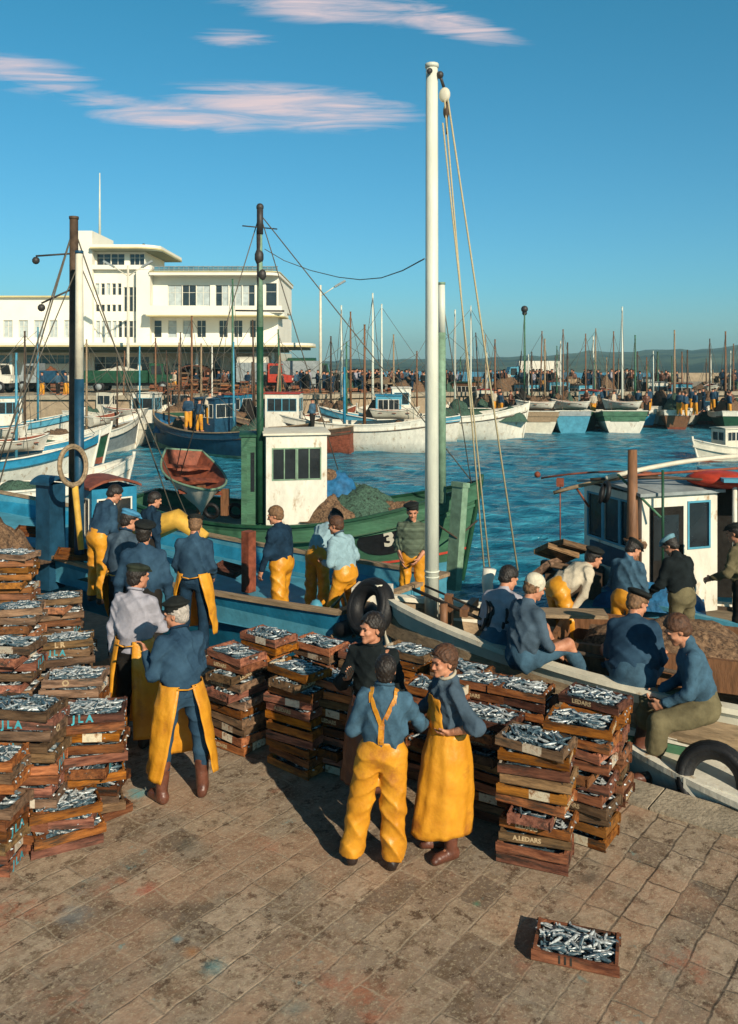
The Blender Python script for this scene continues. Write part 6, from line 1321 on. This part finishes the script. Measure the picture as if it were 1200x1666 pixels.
# ================================================================ MID AND FAR BOATS
def far_boat(label, u, v, heading, L_, B_, hull, cabin=None, masts=(), fb=1.0, gear=(), bow=.8, tr=.7, name=None, dingh=None, inner=None, cap='white', stern=.3, bands=(.3, .88), tb=None, group=None):
    """u, v: pixel of the waterline at the stern or middle"""
    Y = F * (HC - WZ) / (v - V0); c = at(u, v, Y); d = Vector((math.cos(R_(heading)), math.sin(R_(heading)), 0))
    b = boat(label, tuple(c + d * L_ / 2)[:2], tuple(c - d * L_ / 2)[:2], B_, fb=fb, bow=bow, stern=stern, tr=tr, hullm=hull, cap=cap, bands=bands, inner=inner, ns=18, deck='wood_deck', bulw=.35, strake='wood_dark', group=group)
    if cabin:
        s, wall, roof, h, sz = cabin; wheelhouse(b, (-L_ / 2 + L_ * s, 0), sz, fb - .3, h, wall, roof, (2, 1, 2, 2), 'white' if wall != 'white' else 'ltblue', None)
    for (s, h, r, m, ln) in masts:
        mast(b, (-L_ / 2 + L_ * s, 0, fb - .3), h, r, r * .6, m, stays=((-L_ / 2 + .2, B_ * .25, fb + .2), (L_ / 2 - .2, 0, fb + bow), (-L_ / 2 + L_ * s + .2, -B_ / 2 * .9, fb)), wr=.014, lean=(ln, 0))
    for i, (s, y, m, sz) in enumerate(gear): mound('net_pile', (-L_ / 2 + L_ * s, y, fb - .32), sz, M[m], abs(int(u)) + i, b['root'], .5, 14)
    if name:
        panelm, txt, size = name; hb = b['half'](0); x = b['pt'](0, .75, 1).x; z = fb * .62 + stern * .6
        mb = MB(); mb.box((x - .03 + .22 * .25, 0, z), (.06, hb * 1.25, .30)); po = mb.build('name_board', M[panelm], b['root'])
        Rm = Matrix(((0, 0, -1), (-1, 0, 0), (0, 1, 0))); txt and text_obj(txt, size, M['cream'], po, (x - .012, 0, z), Rm, 'lettering')
    if dingh:
        s, y, z, rz, dm = dingh; p = toW(b, (-L_ / 2 + L_ * s, y, fb + z)); dinghy('small open boat lying on the ' + ' '.join(label.split(',')[0].split()[:10]), p, R_(heading + rz), 2.8, 1.2, dm, 'rust', rail='white', group='small boats carried on the moored boats')
    return b
rm = 'wood_brown'
# left cluster, moored side by side
far_boat('white boat with a blue stripe at the left edge behind the blue wheelhouse', -10, 790, 35, 8.5, 2.8, ('white', 'blue', 'rust'), None, ((.6, 4.5, .07, 'ltblue', 0),), 1.1, ((.4, 0, 'net_brown', (1.2, .8, .6)),), dingh=(.6, .2, .25, 5, 'white'))
far_boat('white boat with rust streaks just behind the brown nets', 55, 835, 30, 6.5, 2.3, ('white', 'white', 'rust'), None, (), .9, ((.45, 0, 'net_green', (1.1, .7, .5)),))
far_boat('low green and white boat left of the wooden mast', 40, 760, 28, 8.0, 2.7, ('dkgreen', 'white', 'rust'), None, ((.5, 5.6, .07, 'wood_dark', 0),), 1.1, ((.6, .2, 'net_green', (1.3, .8, .5)),), dingh=(.35, 0, .3, -10, 'white'))
far_boat('white boat with a pale blue cabin at the left edge near the far quay', 10, 722, 20, 9.0, 3.0, ('white', 'ltblue', 'rust'), (.5, 'white', 'ltblue', 1.9, (1.8, 1.5)), ((.7, 6.2, .08, 'ltblue', 0),), 1.2)
far_boat('grey hulled boat pointing at the white stern in the left cluster', 130, 742, 62, 9, 2.9, ('lead', 'white', 'white'), None, ((.55, 5.2, .07, 'wood', 0), (.8, 4.0, .06, 'wood_dark', 0)), 1.25, ((.3, 0, 'net_brown', (1.2, .9, .6)),), dingh=(.7, .1, .3, 8, 'white'))
far_boat('cream boat with two blue name panels on its broad stern', 234, 716, 84, 9.5, 4.2, ('cream', 'cream', 'white'), (.55, 'white', 'white', 2.0, (1.5, 1.5)), ((.42, 5.0, .07, 'ltblue', 0), (.72, 5.6, .08, 'wood_brown', 0)), 1.25, ((.15, .3, 'net_brown', (.9, 1.3, .5)),), name=('ltblue', 'CATALANE', .34), dingh=(.16, 0, .45, 90, 'white'), tr=.9, stern=.15)
far_boat('dark blue boat with net mounds behind the tipped rowing boat', 340, 738, 140, 10, 3.1, ('dkblue', 'dkblue', 'ltgreen'), (.45, 'dkblue', 'dkblue', 2.0, (1.7, 1.5)), ((.3, 5.0, .07, 'ltblue', 0), (.65, 6.5, .08, 'wood_brown', 0), (.85, 4.6, .06, 'wood_dark', .3)), 1.3, ((.2, 0, 'net_green', (1.2, .9, .8)), (.7, 0, 'net_brown', (1.2, .9, .9)), (.9, 0, 'net_blue', (.6, .6, .8))), inner='dkblue', cap='wood')
far_boat('black hulled boat piled with dark nets beside the cream stern', 292, 704, 100, 9, 3.0, ('wood_dark', 'dkgreen', 'rust'), (.6, 'wood_brown', 'wood_dark', 1.8, (1.4, 1.3)), ((.35, 5.2, .07, 'wood_brown', .3), (.7, 6.0, .07, 'wood_dark', -.4)), 1.4, ((.15, 0, 'net_brown', (1.2, 1.1, 1.1)), (.85, 0, 'net_green', (1.1, .9, 1.0))), cap='wood')
far_boat('dark boat with a red cabin roof just left of the green mast', 415, 728, 150, 9, 3.0, ('dkblue', 'wood_dark', 'rust'), (.3, 'dkgreen', 'rust', 1.8, (1.5, 1.3)), ((.5, 6.4, .08, 'wood_dark', .2),), 1.3, ((.15, 0, 'net_brown', (1.1, 1, 1.0)), (.7, 0, 'net_brown', (1.6, 1.0, 1.2))), cap='wood')
far_boat('brown hulled boat loaded with baskets just right of the green mast', 468, 733, 165, 8, 2.8, ('rust', 'wood_dark', 'rust'), None, ((.6, 4.4, .07, 'wood', -.3),), 1.2, ((.25, 0, 'net_brown', (1.2, 1, .9)), (.7, 0, 'net_green', (1.4, .9, .9))), cap='wood')
far_boat('small white and grey boat tucked behind the cream stern', 178, 700, 70, 8, 2.7, ('lead', 'white', 'rust'), (.5, 'cream', 'wood_dark', 1.8, (1.4, 1.3)), ((.7, 4.8, .07, 'wood_brown', .2),), 1.3, ((.2, 0, 'net_green', (1.1, .9, .8)),))
far_boat('teal boat heaped with nets right of the men in yellow', 405, 716, 160, 9, 3.0, ('blue', 'dkblue', 'rust'), (.6, 'blue', 'rust', 1.9, (1.5, 1.4)), ((.25, 6.0, .08, 'green', .2), (.8, 5.2, .06, 'white', 0)), 1.3, ((.35, 0, 'net_brown', (1.5, .9, .9)), (.8, .2, 'net_green', (1, .8, .7))))
far_boat('brown boat crowded with baskets behind the green wheelhouse', 470, 712, 10, 9, 3.0, ('wood_dark', 'rust', 'rust'), None, ((.45, 5.5, .07, 'wood_brown', -.2),), 1.3, ((.2, 0, 'net_brown', (1.3, 1, .8)), (.5, 0, 'net_brown', (1.4, 1, .9)), (.8, 0, 'net_green', (1, .8, .6))))
# white boats in the middle
far_boat('long white boat with a white cabin in the middle of the harbour', 560, 733, 176, 9.5, 3.1, ('white', 'white', 'white'), (.86, 'white', 'red', 1.95, (1.9, 1.6)), ((.38, 5.8, .09, 'wood_brown', 0), (.5, 3.4, .10, 'blue', 0)), 1.55, ((.15, 0, 'net_brown', (.7, .7, .5)),), dingh=(.20, .1, .3, 178, 'cream'), bands=(.42, .95), stern=.35)
far_boat('white boat with a blue cabin roof behind the long white one', 632, 716, 178, 9, 3.0, ('white', 'ltblue', 'white'), (.5, 'ltblue', 'blue', 1.8, (1.6, 1.5)), ((.55, 7.6, .08, 'mast_white', 0), (.8, 5.2, .08, 'green', 0), (.3, 4.6, .07, 'wood_brown', 0)), 1.35, ((.25, 0, 'net_green', (1, .8, .6)),))
far_boat('white boat with green nets behind the tall mast', 742, 714, 2, 9.5, 3.1, ('white', 'white', 'white'), (.12, 'white', 'white', 2.1, (1.2, 1.4)), ((.35, 6.4, .07, 'wood_brown', 0), (.6, 7.4, .06, 'mast_white', 0)), 1.5, ((.5, 0, 'net_green', (2.0, 1.1, .9)), (.85, 0, 'net_green', (1.3, .9, .8))), bands=(.38, .95))
# right hand row, sterns towards us
cols = [(790, 692, 80, 'dkgreen', 'dkgreen', 'white'), (864, 698, 84, 'cream', 'wood', 'white'), (914, 697, 88, 'ltblue', 'lead', 'ltblue'), (955, 695, 60, 'dkgreen', 'dkgreen', 'dkgreen'), (996, 697, 86, 'white', 'green', 'white'),
        (1052, 688, 70, 'white', 'white', 'rust'), (1098, 686, 76, 'lead', 'wood_dark', 'rust'), (1150, 684, 60, 'dkblue', 'white', 'rust'), (1192, 686, 74, 'cream', 'white', 'rust')]
lb = ['dark green boat beyond the thin halyards', 'cream sterned boat with a rusty rail in the far row', 'narrow pale blue sterned boat in the far row', 'dark green hull turned sideways in the far row', 'white sterned boat with a green upper band in the far row', 'small white boat right of the green banded stern', 'grey boat between white ones at the right of the far row', 'dark blue and white boat near the right edge of the far row', 'cream boat at the very right edge of the far row']
for i, ((u, v, hd, a, b_, c_), l_) in enumerate(zip(cols, lb)):
    rn = random.Random(i + 50); cab = None if i % 3 else (.6, rn.choice(['white', 'cream', 'ltblue']), 'red', 1.8, (1.5, 1.4))
    far_boat(l_, u, v, hd, 8.5, 3.6 if i in (1, 4) else 2.9, (a, b_, c_), cab, ((.45, rn.uniform(4.2, 6.5), .07, rn.choice(['wood_brown', 'wood', 'wood_dark']), 0), (.75, rn.uniform(3.5, 5.5), .06, rn.choice(['mast_white', 'wood', 'green']), rn.uniform(-.8, .8))), 1.25,
             ((.25, 0, rn.choice(['net_brown', 'net_green']), (1.4, 1.1, 1.0)), (.55, 0, 'net_brown', (1.6, 1.1, 1.5)), (.82, 0, 'net_green', (1.2, .8, 1.4))), tr=.88, bands=(.22, .62) if i in (1, 4) else (.3, .85), stern=.3, name=(b_, '', .26) if i in (1, 4) else None, dingh=(.14, 0, .45, 90 if i % 2 else 70, 'white') if i in (1, 2, 4, 6) else None)
# a second tier of bigger, untidier boats packed behind the first row
rn = random.Random(31); tier = []
for i in range(13):
    u = 700 + i * 42 + rn.uniform(-12, 12); v = 683 + rn.uniform(-4, 5); hd = rn.choice([70, 95, 110, 150, 25, 60, 80]) + rn.uniform(-12, 12)
    a_ = rn.choice(['white', 'dkgreen', 'dkblue', 'wood_dark', 'cream', 'green', 'blue']); roofm = rn.choice(['rust', 'lead', 'dkgreen', 'wood_dark']); wl_ = rn.choice(['white', 'cream', 'wood_brown', 'dkgreen', 'ltblue'])
    desc = dict(white='white', dkgreen='dark green', dkblue='dark blue', wood_dark='black', cream='cream', green='green', blue='blue')[a_]; ww = dict(white='white', cream='cream', wood_brown='brown', dkgreen='green', ltblue='pale blue')[wl_]
    far_boat(f'{desc} boat, {ww} cabin, {ORD[i] if i else "leftmost"} from the left in the second tier', u, v, hd, rn.uniform(8, 10.5), rn.uniform(2.8, 3.3), (a_, rn.choice(['white', a_, 'dkblue', 'rust']), 'rust'), (rn.uniform(.3, .65), wl_, roofm, rn.uniform(1.9, 2.3), (1.9, 1.6)) if i % 4 != 3 else None,
             ((rn.uniform(.3, .5), rn.uniform(3.6, 7.2), .075, rn.choice(['wood_brown', 'wood', 'wood_dark', 'green', 'mast_white']), rn.uniform(-.5, .5)), (rn.uniform(.65, .85), rn.uniform(2.5, 5), .06, rn.choice(['wood', 'wood_dark']), rn.uniform(-1.6, 1.6))), rn.uniform(1.2, 1.6),
             ((.12, 0, 'net_brown', (1.1, 1.1, 1.3)), (.8, 0, rn.choice(['net_brown', 'net_green', 'net_blue']), (1.3, 1.0, 1.2))), tr=.75, cap=rn.choice(['white', 'wood', 'ltblue']), dingh=(.5, 0, 1.0, 5, rn.choice(['white', 'cream'])) if i % 4 == 3 else None)
# masts of boats lying behind, seen over the decks
rows = [(555, 498, 60), (570, 508, 61), (606, 478, 57), (640, 545, 66), (538, 548, 62), (740, 505, 62), (805, 553, 66), (853, 503, 67), (886, 552, 67), (923, 558, 68), (965, 548, 68), (1012, 500, 66), (1033, 546, 69), (1097, 538, 67), (1118, 570, 70), (1062, 572, 69), (1180, 540, 66), (378, 455, 58), (327, 560, 60), (410, 590, 56)]
for i, (u, vt, Y) in enumerate(rows):
    rn = random.Random(i); p = at(u, vt, Y); hd = R_(rn.uniform(60, 110)); d = Vector((math.cos(hd), math.sin(hd), 0)); q = Vector((p.x, p.y, 0))
    nm = ['white', 'dkgreen', 'blue', 'wood_brown', 'cream'][i % 5]; side_ = ('left' if u < 500 else 'middle' if u < 760 else 'right')
    b = boat(f'{dict(white="white", dkgreen="dark green", blue="blue", wood_brown="brown", cream="cream")[nm]} boat moored against the far quay, mast {ORD[i] if i < 16 else ["sixteenth", "seventeenth", "eighteenth", "nineteenth"][i - 16]} of the {side_} row', tuple(q + d * 3.6)[:2], tuple(q - d * 3.6)[:2], 2.6, fb=1.2, bow=.6, stern=.2, tr=.7, hullm=(nm, 'white', 'rust'), cap='white', ns=12, group='boats moored against the far quay')
    hh = p.z - WZ - .9; mm = ['mast_white', 'wood_brown', 'green', 'wood', 'wood_dark'][i % 5]
    if u in (606, 1012, 740): mm = 'mast_white'
    mast(b, (0, 0, .9), hh, .10, .055, mm, stays=((-3.2, .3, 1.4), (3.3, 0, 1.7)), wr=.018)
    if u == 853: MB().ball((0, 0, .9 + hh), .28, 8).ball((.12, 0, .6 + hh), .2, 8).build('masthead_lamp', M['iron'], b['root'])
    mound('net_pile', (-1.2, 0, .9), (1.9, 1.0, 1.5), M[['net_brown', 'net_green', 'net_brown', 'dark_cloth'][i % 4]], i, b['root'], .5, 12)
# men on the boats in the middle distance
for (u, v, k, lab) in ((306, 664, 0, 'stooping man in yellow, leftmost of three on the dark blue boat'), (324, 669, 0, 'man in yellow trousers, middle of three on the dark blue boat'), (341, 658, 4, 'man in white top and yellow trousers on the dark blue boat'), (508, 668, 3, 'man in faded blue at the cabin door of the long white boat'), (357, 655, 1, 'man in navy behind the three in yellow')):
    Y = 45.9 if u < 400 else 47; p = at(u, v, Y); put(k, Vector((p.x, p.y, p.z - 1.1)), 2.0 + u, lab)
# slim launch passing at the right edge
far_boat('cream motor boat passing at the right edge with a wash behind', 1185, 748, 200, 4.5, 1.7, ('cream', 'cream', 'rust'), (.5, 'cream', 'cream', 1.2, (1.3, 1.0)), (), .7, (), bow=.4)
# sagging wire from the tall white mast towards the green boat's mast
mb = MB(); pts = [at(690, 421, 10.9), at(655, 440, 12.6), at(620, 452, 14.4), at(585, 455, 15.8), at(550, 451, 17.0), at(505, 440, 18.2), at(462, 424, 19.2), at(430, 405, 19.1)]
mb.tube([toL(A, p) for p in pts], .009, 5); mb.build('aerial_wire', M['wire'], A['root'])
# fishermen busy on the far row of boats
rn = random.Random(77)
for i in range(34):
    u = rn.uniform(770, 1200); Y = rn.uniform(62.5, 68); k = rn.choice([0, 5, 5, 2, 1, 3, 0, 4]); p = at(u, 600, Y)
    put(k, Vector((p.x, p.y, WZ + 1.0 + rn.uniform(0, .3))), rn.uniform(0, 6.28), f'fisherman in {minis[k][1]} working on the boats along the far row', f'fishermen in {minis[k][1]} aboard the far row of boats')
# haze over the harbour
mb = MB(); mb.b2(-3200, 3200, -60, 2400, -6, 60); hz_ = bpy.data.materials.new('haze'); hz_.use_nodes = True; t_ = hz_.node_tree; t_.nodes.clear()
ho = N(t_, 'ShaderNodeOutputMaterial'); pv = N(t_, 'ShaderNodeVolumePrincipled'); pv.inputs['Color'].default_value = (.5, .9, 1, 1); pv.inputs['Density'].default_value = .00042; pv.inputs['Anisotropy'].default_value = .2; L(t_, pv.outputs[0], ho.inputs['Volume'])
mb.build('haze', hz_, kind='stuff')
